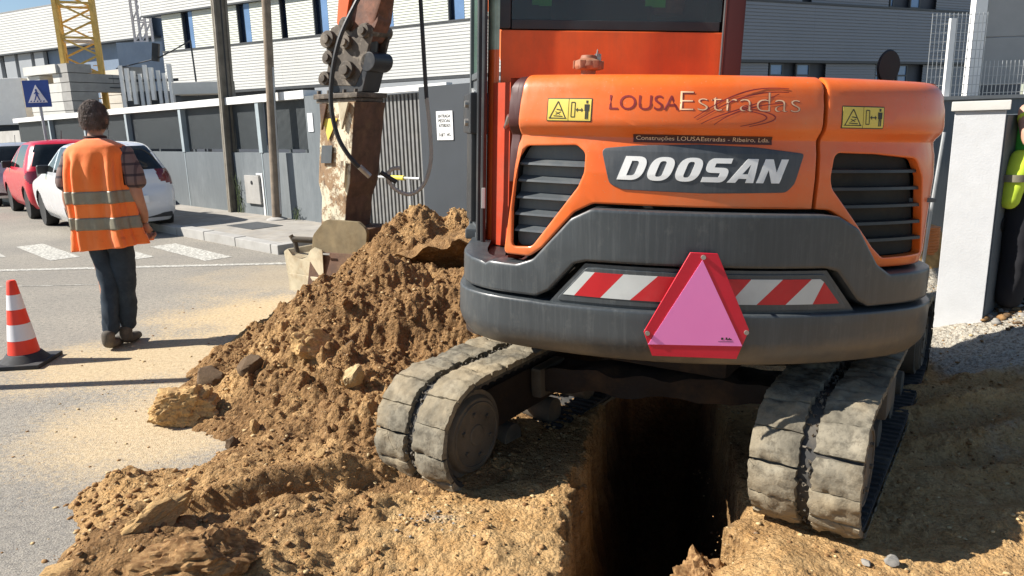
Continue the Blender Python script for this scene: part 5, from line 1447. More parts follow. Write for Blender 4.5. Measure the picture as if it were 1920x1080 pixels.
m = MB(); m.box(.04, .33, -.05, .05, 1.42, 1.60); lt = ep('door_latch', m, M['black'], T=DT, bevel=.012)
for h in (1.47, 1.55):
    m = MB(); m.cyl((.12, -.05, h), (.12, -.065, h), .016, n=10); m.cyl((.12, .05, h), (.12, .065, h), .016, n=10); ep('latch_bolt', m, M['steel'], lt, T=DT)
m = MB(); m.bar((.30, 0, 1.62), (.36, 0, 1.86), .03, .02); m.bar((.30, 0, 1.62), (.20, 0, 1.60), .03, .02); ep('door_hinge', m, M['galv'], T=DT)
m = MB(); m.tube([(-.895, -.655, .93), (-.895, -.67, 1.2), (-.893, -.67, 1.7), (-.893, -.67, 2.6)], .011, n=8); ep('grab_rail', m, M['black'])
m = MB(); m.box(-.99, -.86, -.52, -.20, .935, .985); ep('cab_step', m, M['grille'], bevel=.01)
m = MB(); m.box(-.900, -.884, -.684, -.668, 1.10, 1.19); ep('small_placard', m, M['refl_white'], bevel=.002)
# mirror behind the right hood, exhaust stub
m = MB(); m.lathe([(0, -.016), (.05, -.014), (.055, 0), (.05, .014), (0, .016)], (0, 0, 0), n=24, axis='Y'); mm = ep('rear_mirror', m, M['black_gap'], T=lambda x, y, z: BW(.885 + x * .9, -.45 + y, 1.745 + z * 1.35))
m = MB(); m.cyl((.885, -.45, 1.5), (.885, -.45, 1.69), .012, n=8); ep('mirror_stem', m, M['black'], mm)

# ---- undercarriage and tracks
m = MB(); m.cyl((0, 0, .50), (0, 0, .62), .42, n=40); ep('turntable', m, M['under'], T=lambda x, y, z: (x + .90, y + 3.80, z))
TY = R_(35)
def TF(x0, y0, z0):
    r = Vector((math.cos(TY), -math.sin(TY), 0)); f = Vector((math.sin(TY), math.cos(TY), 0)); o = Vector((x0, y0, z0))
    return lambda a, b, z: tuple(o + f * a + r * b + Vector((0, 0, z)))
RW, LW = .238, 1.90                              # belt radius, wheel distance
def loop(p):
    """path length -> (a, z, outward normal a, normal z); p=0 at bottom rear"""
    arc = math.pi * RW; tot = 2 * arc + 2 * LW; p %= tot
    if p < LW: return .0 + p, -RW, 0., -1.
    p -= LW
    if p < arc: t = p / RW; return LW + RW * math.sin(t), -RW * math.cos(t), math.sin(t), -math.cos(t)
    p -= arc
    if p < LW: return LW - p, RW, 0., 1.
    p -= LW; t = p / RW; return -RW * math.sin(t), RW * math.cos(t), -math.sin(t), math.cos(t)
TOT = 2 * math.pi * RW + 2 * LW
from mathutils import noise as mn
def track(x0, y0, z0, idx, HW=.20):
    T = TF(x0, y0, z0); zc = RW + .036; a_off = RW + .036
    def P(p, b, o): a, z, na, nz = loop(p); return T(a_off + a + na * o, b, zc + z + nz * o)
    m = MB(); K = 120; V = []
    for i in range(K):
        p = TOT * i / K
        for b, o in ((-HW + .01, -.014), (-HW + .01, .004), (HW - .01, .004), (HW - .01, -.014)): V.append(P(p, b, o))
    F = [(i * 4 + j, i * 4 + (j + 1) % 4, ((i + 1) % K) * 4 + (j + 1) % 4, ((i + 1) % K) * 4 + j) for i in range(K) for j in range(4)]
    m.add(V, F); tr = ep('track', m, M['rubber'], T=None, ang=50)
    # inner ridges
    m = MB()
    for i in range(96):
        p = TOT * i / 96; V = [P(p + dp, b, o) for b in (-HW + .015, HW - .015) for dp, o in ((-.010, -.014), (-.006, -.024), (.006, -.024), (.010, -.014))]
        m.add(V, [(0, 1, 5, 4), (1, 2, 6, 5), (2, 3, 7, 6), (0, 3, 2, 1), (4, 5, 6, 7)])
    ep('inner_ridge', m, M['rubber'], tr, T=None)
    # outer lugs, two rows, caked with mud
    NL = 44; pit = TOT / NL; r = random.Random(idx * 77)
    for i in range(NL):
        for side in (-1, 1):
            sh = r.uniform(-.004, .004); g0 = .005 + r.uniform(0, .006); inner = .018 + r.uniform(0, .008)
            b0, b1 = (-HW, -inner) if side < 0 else (inner + .004, HW)
            nu, nv = 12, 15; hgt = .034 + r.uniform(-.003, .003); m = MB(); V = []; step = .5 if side > 0 else 0.
            for iu in range(nu):
                for iv in range(nv):
                    fu, fv = iu / (nu - 1), iv / (nv - 1); p = pit * (i + step) + sh + (fu - .5) * (pit - g0 * .55); b = b0 + (b1 - b0) * fv
                    edge = min(fu, 1 - fu) * pit; edv = min(fv, 1 - fv) * (b1 - b0)
                    q = Vector((p * 14 + idx * 9, b * 14, side * 3.3)); nz_ = mn.fractal(q, 1., 2., 4)
                    e_ = min(1, edge / .010, edv / .012); o = hgt * (.80 + .20 * min(1, e_ * 1.0)) + .012 * nz_ + .005 * mn.noise(q * 4.3)
                    if iu in (0, nu - 1) or iv in (0, nv - 1): o = .004 if iv in (0, nv - 1) else .014
                    elif iu in (1, nu - 2) or iv in (1, nv - 2): o -= .006
                    w_ = .0035 * mn.noise(q * 2.1)
                    if iv in (1,): b = b0 + .0015
                    if iv == nv - 2: b = b1 - .0015
                    if iu == 1: p = pit * (i + step) + sh - .5 * (pit - g0) + .001
                    if iu == nu - 2: p = pit * (i + step) + sh + .5 * (pit - g0) - .001
                    if (side < 0 and iv >= nv - 3) or (side > 0 and iv <= 2): b += .012 * mn.noise(Vector((p * 48, idx * 3., side))) + .006 * mn.noise(Vector((p * 120, idx * 3., side)))
                    if (side > 0 and iv >= nv - 2) or (side < 0 and iv <= 1): b -= side * .010 * abs(mn.noise(Vector((p * 40, idx * 5., side))))
                    V.append(P(p + w_, b + w_ * (1 if 0 < iv < nv - 1 else .6), o))
            F = [(iu * nv + iv, iu * nv + iv + 1, (iu + 1) * nv + iv + 1, (iu + 1) * nv + iv) for iu in range(nu - 1) for iv in range(nv - 1)]
            m.add(V, F); ep('tread_lug', m, M['mud'], tr, T=None, ang=55)
    # rubble stuck in the centre groove
    m = MB()
    for k in range(520):
        p = r.uniform(0, TOT); c = Vector(P(p, r.uniform(-.018, .022), .008 + r.uniform(0, .014))); s = r.uniform(.004, .012)
        V = [c + Vector((r.gauss(0, 1), r.gauss(0, 1), r.gauss(0, 1))).normalized() * s for _ in range(6)]
        m.add(V, [(0, 1, 2), (0, 2, 3), (0, 3, 4), (0, 4, 1), (5, 2, 1), (5, 3, 2), (5, 4, 3), (5, 1, 4)])
    g = ep('groove_stones', m, M['mudmetal'], tr, T=None, smooth=False); g['kind'] = 'stuff'
    # wheels
    fr = RW - .016
    for nm, a in (('idler_wheel', a_off), ('drive_sprocket', a_off + LW)):
        m = MB(); c0, c1 = Vector(T(a, -.15, zc)), Vector(T(a, .15, zc)); m.cyl(c0, c1, fr - .02, n=40)
        ax = (c1 - c0).normalized()
        for sg in (-1, 1):
            c = (c0 + c1) / 2 + ax * (.15 * sg); m.cyl(c, c + ax * (.022 * sg), fr - .04, fr - .055, n=36); m.cyl(c + ax * (.022 * sg), c + ax * (.028 * sg), .05, .045, n=24)
        ew = ep(nm, m, M['mudmetal'], tr, T=None, bevel=.006)
        for sg in (-1, 1):
            cc_ = (c0 + c1) / 2 + ax * (.172 * sg); u_ = ax.orthogonal().normalized(); v_ = ax.cross(u_)
            m = MB(); R1 = fr - .075; m.tube([cc_ + u_ * (R1 * math.cos(t * math.pi / 18)) + v_ * (R1 * math.sin(t * math.pi / 18)) for t in range(37)], .007, n=6, cap=False); ep('rim_ring', m, M['mudmetal'], ew, T=None)
            for t in range(6):
                bp_ = cc_ + u_ * (.10 * math.cos(t * math.pi / 3)) + v_ * (.10 * math.sin(t * math.pi / 3)); m = MB(); m.cyl(bp_, bp_ + ax * (.012 * sg), .011, n=6); ep('bolt', m, M['mudmetal'], ew, T=None)
    for k in range(4):
        a = a_off + .36 + k * (LW - .72) / 3; m = MB(); c0, c1 = Vector(T(a, -.12, .036 + .075)), Vector(T(a, .12, .036 + .075)); m.cyl(c0, c1, .07, n=20); ep('track_roller', m, M['mudmetal'], tr, T=None, bevel=.006)
    m = MB(); m.box(a_off + .12, a_off + LW - .15, -.085, .085, zc - .09, zc + .13); m.box(a_off - .02, a_off + .2, -.135, -.112, zc - .06, zc + .06); m.box(a_off - .02, a_off + .2, .112, .135, zc - .06, zc + .06)
    ep('track_frame', m, M['under'], tr, T=T, bevel=.015)
    m = MB(); c0, c1 = Vector(T(a_off + LW * .52, -.05, zc + RW - .06)), Vector(T(a_off + LW * .52, .14, zc + RW - .06)); m.cyl(c0, c1, .04, n=16); ep('carrier_roller', m, M['mudmetal'], tr, T=None)
    m = MB(); m.box(a_off + .55, a_off + .80, .10, .165, zc - .02, zc + .14); ep('grease_cover', m, M['mudmetal'], tr, T=T, bevel=.02)
    return tr
LT0 = (-.475, 2.90, -.125); RT0 = (1.035, 2.42, -.09)
track(*LT0, 1); track(*RT0, 2)
# centre frame between the tracks
TL0 = TF(*LT0)
m = MB()
for a in (.95, 1.6):
    p0 = Vector(TF(*LT0)(a, .05, .34)); p1 = Vector(TF(*RT0)(a - .15, -.05, .36)); m.bar(p0, p1, .22, .11)
def roughen(o, cuts, amp, sc_=9.):
    bm = bmesh.new(); bm.from_mesh(o.data); bmesh.ops.triangulate(bm, faces=bm.faces)
    for _ in range(cuts):
        ed_ = [e for e in bm.edges if e.calc_length() > .06]
        if ed_: bmesh.ops.subdivide_edges(bm, edges=ed_, cuts=1); bmesh.ops.triangulate(bm, faces=[f for f in bm.faces if len(f.verts) > 4])
    for v in bm.verts:
        q = v.co * sc_; v.co += Vector((mn.noise(q), mn.noise(q + Vector((7, 3, 0))), mn.noise(q + Vector((0, 9, 5))) * 1.3)) * amp
    bm.to_mesh(o.data); bm.free()
roughen(ep('cross_member', m, M['under'], T=None), 5, .022)
m = MB(); m.box(-.42, .42, -.5, .45, .34, .50); ep('centre_frame', m, M['under'], T=lambda x, y, z: tuple(Vector((.90, 3.75, 0)) + Vector((math.cos(TY), -math.sin(TY), 0)) * x + Vector((math.sin(TY), math.cos(TY), 0)) * y + Vector((0, 0, z))), bevel=.03)
m = MB(); m.box(-.9, .9, 0, .05, .05, .42); ep('dozer_blade', m, M['under'], T=lambda x, y, z: tuple(Vector((1.95, 5.35, 0)) + Vector((math.cos(TY), -math.sin(TY), 0)) * x + Vector((math.sin(TY), math.cos(TY), 0)) * y + Vector((0, 0, z))), bevel=.01)

# ---- boom, arm, coupler, extension and grab bucket
m = MB(); m.bar((.35, 4.45, 1.0), (-.15, 5.0, 3.2), .28, .24); m.bar((-.15, 5.0, 3.2), (-.6, 6.3, 4.1), .24, .28); ep('boom', m, M['orange'], T=None, bevel=.03)
m = MB(); m.box(.15, .65, 4.15, 4.6, .7, 1.2); ep('boom_foot', m, M['black_metal'], T=None, bevel=.03)
m = MB(); m.bar((-.5, 6.3, 4.15), (-1.16, 6.88, 2.62), .20, .26); m.bar((-.62, 6.45, 3.6), (-1.24, 6.90, 2.30), .16, .20); dip = ep('dipper_arm', m, M['armorange'], T=None, bevel=.03)
# everything below hangs in the plane of Y ~ 6.9; local frame turned so its left side faces the sun
AY = R_(28)
def AT(x, y, z):                                 # arm-local -> world (x right, y away)
    c, s = math.cos(AY), math.sin(AY); return (-1.54 + .14 * (z - .9) + x * c + y * s * 1.0, 6.95 - x * s + y * c, z)
# yoke plates and pins of the linkage
m = MB()
for y in (-.13, .12): 
    pts = [(-.24, 1.90), (.12, 1.88), (.20, 2.04), (.26, 2.30), (.20, 2.42), (.02, 2.34), (-.05, 2.44), (-.20, 2.40), (-.25, 2.24), (-.21, 2.10)]
    m.prism(roundpoly(pts, .03, 3), lambda a, b, y=y: (a, y, b), lambda a, b, y=y: (a, y + .035, b))
cp = ep('quick_coupler', m, M['coupler'], T=AT, bevel=.006)
for (x, z, r_) in ((-.21, 2.30, .075), (-.19, 2.14, .060), (.00, 2.26, .060), (.03, 2.02, .078), (-.22, 1.96, .062), (.20, 2.34, .06), (-.02, 2.42, .055)):
    m = MB(); m.cyl((x, -.175, z), (x, .19, z), r_, n=20); m.cyl((x, -.20, z), (x, -.175, z), r_ * .55, n=14); ep('pin', m, M['coupler'], cp, T=AT, bevel=.005)
m = MB(); m.cyl((-.12, .0, 2.36), (-.04, .0, 2.9), .045, n=16); m.cyl((.02, .0, 2.3), (.08, 0, 2.8), .028, n=12); ep('bucket_cylinder', m, M['steel'], T=AT)
m = MB(); m.cyl((.13, .0, 2.02), (.13, .0, 2.36), .085, .10, n=20); ep('rotator', m, M['black_metal'], T=AT, bevel=.01)
m = MB(); m.prism(roundpoly([(.02, 2.25), (.22, 2.25), (.30, 2.42), (.34, 2.9), (.02, 2.9), (-.06, 2.5)], .03, 3), lambda a, b: (a, -.10, b), lambda a, b: (a, .10, b)); ep('dipper_tip', m, M['armorange'], T=AT, bevel=.015)
m = MB(); m.prism(roundpoly([(-.13, 2.42), (-.03, 2.40), (.04, 2.9), (-.12, 2.9)], .02, 2), lambda a, b: (a, -.14, b), lambda a, b: (a, -.09, b)); ep('link_arm', m, M['orange_dull'], T=AT, bevel=.008)
m = MB(); m.box(-.29, .22, -.22, .22, 1.775, 1.82); m.box(-.27, .20, -.20, .20, 1.74, 1.772); fl = ep('mounting_flange', m, M['coupler'], T=AT, bevel=.008)
for x in (-.25, -.13, .05, .18):
    m = MB(); m.cyl((x, -.19, 1.82), (x, -.19, 1.85), .018, n=6); ep('flange_bolt', m, M['coupler'], fl, T=AT)
m = MB(); m.prism([(-.14, 1.825), (.20, 1.825), (.24, 2.0), (.24, 2.14), (-.05, 2.12), (-.16, 2.02)], lambda a, b: (a, -.125, b), lambda a, b: (a, .12, b)); m.cyl((.24, -.13, 2.08), (.24, .14, 2.08), .085, n=24); ep('coupler_block', m, M['black_metal'], T=AT, bevel=.01)
# box section: front-left face in worn cream, right side brown
w0, w1 = .235, .20
def boxsec(z0, z1, xl0, xr0, yf, yb, mat, name):
    m = MB(); V = [(x, y, z) for z, xl, xr in ((z0, xl0[0], xr0[0]), (z1, xl0[1], xr0[1])) for x, y in ((xl, yf), (xr, yf), (xr, yb), (xl, yb))]
    m.add(V, [(0, 1, 5, 4), (1, 2, 6, 5), (2, 3, 7, 6), (3, 0, 4, 7), (0, 3, 2, 1), (4, 5, 6, 7)]); return ep(name, m, mat, T=AT, bevel=.012)
# turned box: two visible faces meet on a vertical edge about a third from the left
BX = R_(-3)
def BTm(x, y, z):
    c, s = math.cos(BX), math.sin(BX); return AT(x * c - y * s, x * s + y * c, z)
def bshape(prof, mat, name):
    """prof: list of (z, half-x, half-y, shift)"""
    m = MB(); V = []
    for z, a, b, sh in prof: V += [(-a + sh, -b, z), (a + sh, -b, z), (a + sh, b, z), (-a + sh, b, z)]
    k = len(prof); F = [(i * 4 + j, i * 4 + (j + 1) % 4, (i + 1) * 4 + (j + 1) % 4, (i + 1) * 4 + j) for i in range(k - 1) for j in range(4)] + [(3, 2, 1, 0), tuple(range(4 * k - 4, 4 * k))]
    m.add(V, F); return m
ext = ep('arm_extension', bshape([(.38, .150, .170, .0), (.88, .155, .180, .0), (1.02, .195, .195, .0), (1.66, .205, .205, .0), (1.738, .21, .21, .0)], M['armworn'], ''), M['armworn'], T=BTm, bevel=.012)
m = MB(); m.add([(x, y, z) for z, x, h in ((.38, .153, .165), (.88, .158, .175), (1.02, .199, .19), (1.66, .209, .20), (1.735, .214, .205)) for y in (-h, h)], [(2 * i, 2 * i + 1, 2 * i + 3, 2 * i + 2) for i in range(4)]); ep('side_plate', m, M['armbrown'], ext, T=BTm, smooth=False)
m = MB(); m.prism([(-.19, 1.735), (-.10, 1.735), (-.15, 1.50)], lambda a, b: (a, -.24, b), lambda a, b: (a, -.212, b)); ep('gusset', m, M['armbrown'], ext, T=BTm, bevel=.003)
m = MB(); m.prism([(.04, 1.735), (.16, 1.735), (.10, 1.50)], lambda a, b: (a, -.24, b), lambda a, b: (a, -.212, b)); ep('gusset', m, M['bucketc'], ext, T=BTm, bevel=.003)
m = MB(); m.box(-.15, -.02, -.222, -.213, 1.20, 1.36); ep('data_plate', m, M['grille'], ext, T=BTm)
m = MB(); m.prism([(-.16, 1.60), (.02, 1.60), (-.08, 1.40)], lambda a, b: (a, -.212, b), lambda a, b: (a, -.217, b)); ep('warning_decal', m, M['sticker_y'], ext, T=BTm)
m = MB(); m.box(.10, .16, -.226, -.212, .98, 1.22); ep('weld_rib', m, M['armworn'], ext, T=BTm, bevel=.004)
# clamshell grab
bk = empty('grab_bucket', (0, 0, 0)); bk.parent = EX
def shell(sgn, mat, name, cx, cz, R, w, a0, a1, yoff=0., th=.018):
    m = MB(); k = 16; V = []
    for i in range(k + 1):
        a = R_(a0 + (a1 - a0) * i / k)
        for rr_ in (R, R - th):
            for y in (-w, w): V.append((cx + sgn * rr_ * math.sin(a), y + yoff, cz - rr_ * math.cos(a)))
    F = []
    for i in range(k):
        b = i * 4; F += [(b, b + 1, b + 5, b + 4), (b + 2, b + 6, b + 7, b + 3), (b, b + 4, b + 6, b + 2), (b + 1, b + 3, b + 7, b + 5)]
    F += [(0, 2, 3, 1), (4 * k, 4 * k + 1, 4 * k + 3, 4 * k + 2)]
    m.add(V, F)
    # side cheeks
    for y in (-w, w - .014):
        pts = [(cx, cz)] + [(cx + sgn * (R - .004) * math.sin(R_(a0 + (a1 - a0) * i / k)), cz - (R - .004) * math.cos(R_(a0 + (a1 - a0) * i / k))) for i in range(k + 1)]
        m.prism(pts, lambda a, b, y=y: (a, y + yoff, b), lambda a, b, y=y: (a, y + .014 + yoff, b))
    return ep(name, m, mat, bk, T=AT, bevel=.003)
jp = roundpoly([(-2.19, .37, .02), (-2.14, .40, .02), (-2.09, .34, .03), (-1.99, .31, .05), (-1.91, .34, .03), (-1.87, .41, .02), (-1.82, .44, .02), (-1.73, .42, .01), (-1.74, .16, .01), (-1.76, -.04, .01), (-2.12, -.06, .02), (-2.17, .14, .05)], .02, 4)
m = MB()
JY = lambda a: 6.92 - .75 * (a + 2.19)
m.prism(jp, lambda a, b: (a, JY(a), b), lambda a, b: (a, JY(a) + .03, b)); m.prism(jp, lambda a, b: (a + .25, JY(a) + .36, b), lambda a, b: (a + .25, JY(a) + .39, b))
for (a, b), (c, d) in zip(jp, jp[1:] + jp[:1]):
    if min(a, c) < -2.08 or max(b, d) < .0: m.add([(a, JY(a) + .03, b), (c, JY(c) + .03, d), (c + .25, JY(c) + .36, d), (a + .25, JY(a) + .36, b)], [(0, 1, 2, 3)])
ep('grab_jaw', m, M['bucketc'], bk, T=None, bevel=.0, smooth=False)
m = MB()   # right plate: tall rounded rectangular back plate
pts = roundpoly([(-.12, -.04, .01), (.52, -.04, .02), (.53, .62, .10), (.42, .69, .06), (.04, .70, .10), (-.10, .55, .08)], .05, 6)
m.prism(pts, lambda a, b: (a, -.34, b), lambda a, b: (a, -.30, b)); ep('grab_jaw', m, M['bucketb'], bk, T=AT, bevel=.012)
m = MB(); m.prism([(-.11, .0), (.52, .0), (.525, .40), (-.11, .40)], lambda a, b: (a, -.30, b), lambda a, b: (a, -.375 if b < .3 else -.345, b)); ep('grab_jaw', m, M['armbrown'], bk, T=AT, bevel=.008)
m = MB(); m.box(.08, .16, -.392, -.382, .385, .40); ep('wear_mark', m, M['steel'], bk, T=AT)
m = MB(); m.prism([(.0, -.02), (.40, -.02), (.40, .60), (.05, .60)], lambda a, b: (a, -.30, b), lambda a, b: (a, .22, b)); ep('grab_jaw', m, M['armbrown'], bk, T=AT, bevel=.012)
for x in ():
    m = MB(); m.prism([(x, .03), (x + .07, .03), (x + .05, -.06), (x + .02, -.06)], lambda a, b: (a, -.27, b), lambda a, b: (a, -.235, b)); ep('bucket_tooth', m, M['bucketc'], bk, T=AT, bevel=.004)
m = MB(); m.box(-2.155, -1.75, -.025, -.003, -.05, .165); ep('cutting_plate', m, M['bucketc'], bk, T=lambda a, y, b: (a, JY(a) + y, b), bevel=.006)
m = MB(); m.tube([(-2.06, 6.95, .28), (-2.08, 6.95, .44), (-2.12, 6.95, .52)], .022, n=10); m.cyl((-2.10, 6.95, .48), (-1.86, 6.95, .46), .03, n=14); ep('grab_cylinder', m, M['mudmetal'], bk, T=None)
# hoses
def bez(P, n=20):
    P = [Vector(p) for p in P]; out = []
    for i in range(len(P) - 1):
        p0 = P[max(i - 1, 0)]; p1 = P[i]; p2 = P[i + 1]; p3 = P[min(i + 2, len(P) - 1)]
        for k in range(n): t = k / n; out.append(.5 * ((2 * p1) + (p2 - p0) * t + (2 * p0 - 5 * p1 + 4 * p2 - p3) * t * t + (3 * p1 - p0 - 3 * p2 + p3) * t ** 3))
    out.append(P[-1]); return out
m = MB(); m.tube(bez([(-1.12, 6.62, 2.9), (-1.20, 6.6, 2.66), (-1.42, 6.55, 2.25), (-1.53, 6.55, 1.80), (-1.50, 6.55, 1.45), (-1.38, 6.56, 1.22), (-1.28, 6.60, 1.12)], 8), .020, n=10); ep('hydraulic_hose', m, M['hose'], T=None)
m = MB(); m.cyl((-1.33, 6.57, 1.17), (-1.25, 6.6, 1.08), .026, n=12); ep('hose_fitting', m, M['steel'], T=None)
m = MB(); m.tube(bez([(-.75, 6.9, 4.0), (-.745, 6.9, 3.0), (-.74, 6.9, 2.2), (-.735, 6.9, 1.75)], 8), [.019] * 25, n=10); ep('hydraulic_hose', m, M['hose'], T=None)
m = MB(); m.tube(bez([(-.735, 6.9, 1.76), (-.72, 6.9, 1.5), (-.725, 6.9, 1.2), (-.80, 6.9, .98), (-.93, 6.9, .885), (-1.07, 6.9, .93), (-1.14, 6.9, 1.04), (-1.10, 6.9, 1.12), (-1.02, 6.9, 1.13)], 10), .019, n=10); ep('hose_loop', m, M['greyhose'], T=None)
m = MB(); m.cyl((-1.20, 6.88, 1.10), (-1.06, 6.9, 1.0), .022, n=10); ep('hose_fitting', m, M['black'], T=None)

# ================================================================== CARS
def lerp_tab(tab, z):
    """smooth (Catmull-Rom) interpolation of rows (z, values...)"""
    zs = [r[0] for r in tab]; i = max(0, min(len(zs) - 2, int(np.searchsorted(zs, z)) - 1))
    p0, p1, p2, p3 = tab[max(i - 1, 0)], tab[i], tab[i + 1], tab[min(i + 2, len(tab) - 1)]
    t = (z - p1[0]) / (p2[0] - p1[0]) if p2[0] > p1[0] else 0
    out = []
    for k in range(1, len(p1)):
        a, b, c, d = p0[k], p1[k], p2[k], p3[k]
        m1 = (c - a) / max(1e-6, p2[0] - p0[0]) * (p2[0] - p1[0]); m2 = (d - b) / max(1e-6, p3[0] - p1[0]) * (p2[0] - p1[0])
        out.append((2 * t ** 3 - 3 * t * t + 1) * b + (t ** 3 - 2 * t * t + t) * m1 + (-2 * t ** 3 + 3 * t * t) * c + (t ** 3 - t * t) * m2)
    return out
# rows: z, rear x, front x, half width
WHITE = [(.20, .10, 3.55, .70), (.32, .03, 3.62, .765), (.50, .0, 3.66, .79), (.66, .02, 3.64, .80), (.76, .06, 3.50, .795), (.86, .075, 2.95, .785), (.94, .10, 2.62, .76), (1.02, .16, 2.45, .725), (1.14, .25, 2.2, .675), (1.26, .35, 1.98, .62), (1.34, .44, 1.82, .575), (1.39, .56, 1.68, .50), (1.42, .78, 1.5, .33), (1.428, .95, 1.35, .06)]
RED = [(.20, .10, 3.20, .68), (.32, .03, 3.27, .755), (.50, .0, 3.30, .785), (.68, .03, 3.28, .79), (.80, .05, 3.15, .78), (.90, .07, 2.75, .765), (.98, .10, 2.45, .735), (1.08, .15, 2.28, .70), (1.20, .22, 2.08, .655), (1.32, .29, 1.90, .60), (1.40, .37, 1.74, .54), (1.44, .50, 1.58, .45), (1.465, .75, 1.35, .28), (1.47, .9, 1.2, .06)]
def scaled(rows, k): return [(r[0], r[1], r[2], r[3] * k) for r in rows]
def make_car(name, rows, paint, label, loc, heading, axles, lampk):
    e = empty(name, loc, 0, label, 'car', 'cars parked along the kerb')
    e.rotation_euler = (0, 0, heading)           # local +x = forward
    zs = list(np.linspace(rows[0][0], rows[-1][0], 46)); zs = sorted(zs + [1.405, 1.415])
    nr, ncn, nsd, nf = 24, 9, 84, 16
    R0 = []
    for z in zs:
        xr, xf, w = lerp_tab(rows, z); w = max(w, .03); r = min(.22 + .1 * max(0, z - .9), w * .8); L = xf - xr; half = []
        for i in range(nr + 1): y = (w - r) * i / nr; half.append((xr + .07 * (y / w) ** 2, y))
        x0 = xr + .07 * ((w - r) / w) ** 2
        for i in range(1, ncn + 1): t = math.pi / 2 * i / ncn; half.append((x0 + r - r * math.cos(t), w - r + r * math.sin(t)))
        for i in range(1, nsd + 1): half.append((x0 + r + (L - (x0 - xr) - 2 * r) * i / nsd, w))
        for i in range(1, ncn + 1): t = math.pi / 2 * i / ncn; half.append((xf - r + r * math.sin(t), w - r + r * math.cos(t)))
        for i in range(1, nf + 1): half.append((xf, (w - r) * (1 - i / nf)))
        R0.append(half + [(x, -y) for x, y in half[-2:0:-1]])
    n = len(R0[0]); V = [(x, y, z) for row, z in zip(R0, zs) for x, y in row]
    groups = {'body': [], 'side_window': [], 'rear_window': [], 'tail': [], 'bumper': [], 'wind': []}
    for j in range(len(zs) - 1):
        for i in range(n):
            q = (j * n + i, j * n + (i + 1) % n, (j + 1) * n + (i + 1) % n, (j + 1) * n + i)
            c = np.mean([V[k] for k in q], 0); x, y, z = c; xr, xf, w = lerp_tab(rows, z)
            if any((x - ax) ** 2 + (z - .29) ** 2 < .335 ** 2 for ax in axles) and abs(y) > w * .9: continue
            g = 'body'; d_r = x - xr
            zt = 1.345 if rows is WHITE else 1.375
            if 1.0 < z < zt - .02 * 0 and abs(y) < (w - .075) and d_r < .12: g = 'rear_window'
            elif .975 < z < zt and abs(y) > w * .93 and .34 + .30 * (1.4 - z) < d_r < xf - xr - .30: 
                g = 'side_window'
                if abs(x - (axles[0] + .95)) < .035: g = 'body'
            elif .98 < z < zt and abs(y) < (w - .06) and x > xf - .12: g = 'wind'
            elif lampk == 'tri' and abs(y) > w * .66 and d_r < .48 and z < 1.0 and z > .74 + .0 and (abs(y) - w * .66) > (.95 - z) * .15 * 0 and z > .74 + .38 * max(0, (w - abs(y)) - .02) + .2 * max(0, d_r - .3): g = 'tail'
            elif lampk == 'round' and ((abs(y) - w * .86) / .11) ** 2 + ((z - .80) / .12) ** 2 < 1 and d_r < .3: g = 'tail'
            groups[g].append(q)
    mats = {'body': paint, 'side_window': M['car_glass'], 'rear_window': M['car_glass'], 'tail': M['tail'], 'wind': M['car_glass']}
    names = {'body': 'car_body', 'side_window': 'side_window', 'rear_window': 'rear_window', 'tail': 'tail_lamp', 'wind': 'windscreen'}
    for g, Fq in groups.items():
        if not Fq: continue
        sides = ((1, lambda c: c > 0), (-1, lambda c: c < 0)) if g in ('side_window', 'tail') else ((0, lambda c: True),)
        for s_, fn in sides:
            F2 = [q for q in Fq if s_ == 0 or fn(np.mean([V[k][1] for k in q]))]
            if not F2: continue
            used = sorted({k for q in F2 for k in q}); mp = {k: i for i, k in enumerate(used)}; m = MB()
            m.add([V[k] for k in used], [tuple(mp[k] for k in q) for q in F2]); o = m.build(names[g], mats[g], e, ang=60)
            me = o.data
            cm = Vector((1.7, 0, .7)); 
            big = me.polygons[len(me.polygons) // 2]
            if big.normal.dot(big.center - cm) < 0: me.flip_normals()
    roof_z = rows[-1][0]
    m = MB(); m.box(.25, rows[2][2] - .2, -.62, .62, .24, .93); m.build('cabin_tub', M['black'], e)
    m = MB(); m.box(.9, 1.05, -.5, -.1, .9, 1.2); m.box(.9, 1.05, .1, .5, .9, 1.2); m.box(1.5, 1.62, -.5, -.1, .9, 1.22); m.box(1.5, 1.62, .1, .5, .9, 1.22); m.build('seat', M['darkcloth'], e, bevel=.04)
    for ax in axles:
        for s_ in (-1, 1):
            m = MB(); m.lathe([(.17, -.09), (.28, -.10), (.295, -.07), (.295, .07), (.28, .10), (.17, .09)], (ax, s_ * (rows[3][3] - .13), .295), n=32, axis='Y'); wh = m.build('wheel', M['tyre'], e, ang=40)
            m = MB(); m.lathe([(.02, .075), (.06, .08), (.165, .055), (.185, .09), (.19, .085)] if s_ > 0 else [(.02, -.075), (.06, -.08), (.165, -.055), (.185, -.09), (.19, -.085)], (ax, s_ * (rows[3][3] - .13), .295), n=24, axis='Y'); rm = m.build('rim', M['rim'], wh, ang=30)
            m = MB()
            for k in range(5): a = k * 2 * math.pi / 5; m.cyl((ax + .09 * math.cos(a), s_ * (rows[3][3] - .045), .295 + .09 * math.sin(a)), (ax + .09 * math.cos(a), s_ * (rows[3][3] - .041), .295 + .09 * math.sin(a)), .03, n=8)
            m.build('rim_hole', M['black'], wh)
    for s_ in (-1, 1):
        m = MB(); m.box(2.08, 2.18, s_ * rows[3][3] - .09, s_ * rows[3][3] + .09, .93, 1.07); m.build('door_mirror', M['black'], e, bevel=.03, seg=3)
    m = MB(); m.box(-.03, .03, -.26, .26, .50, .61); m.build('number_plate', M['sign_white'], e, bevel=.003)
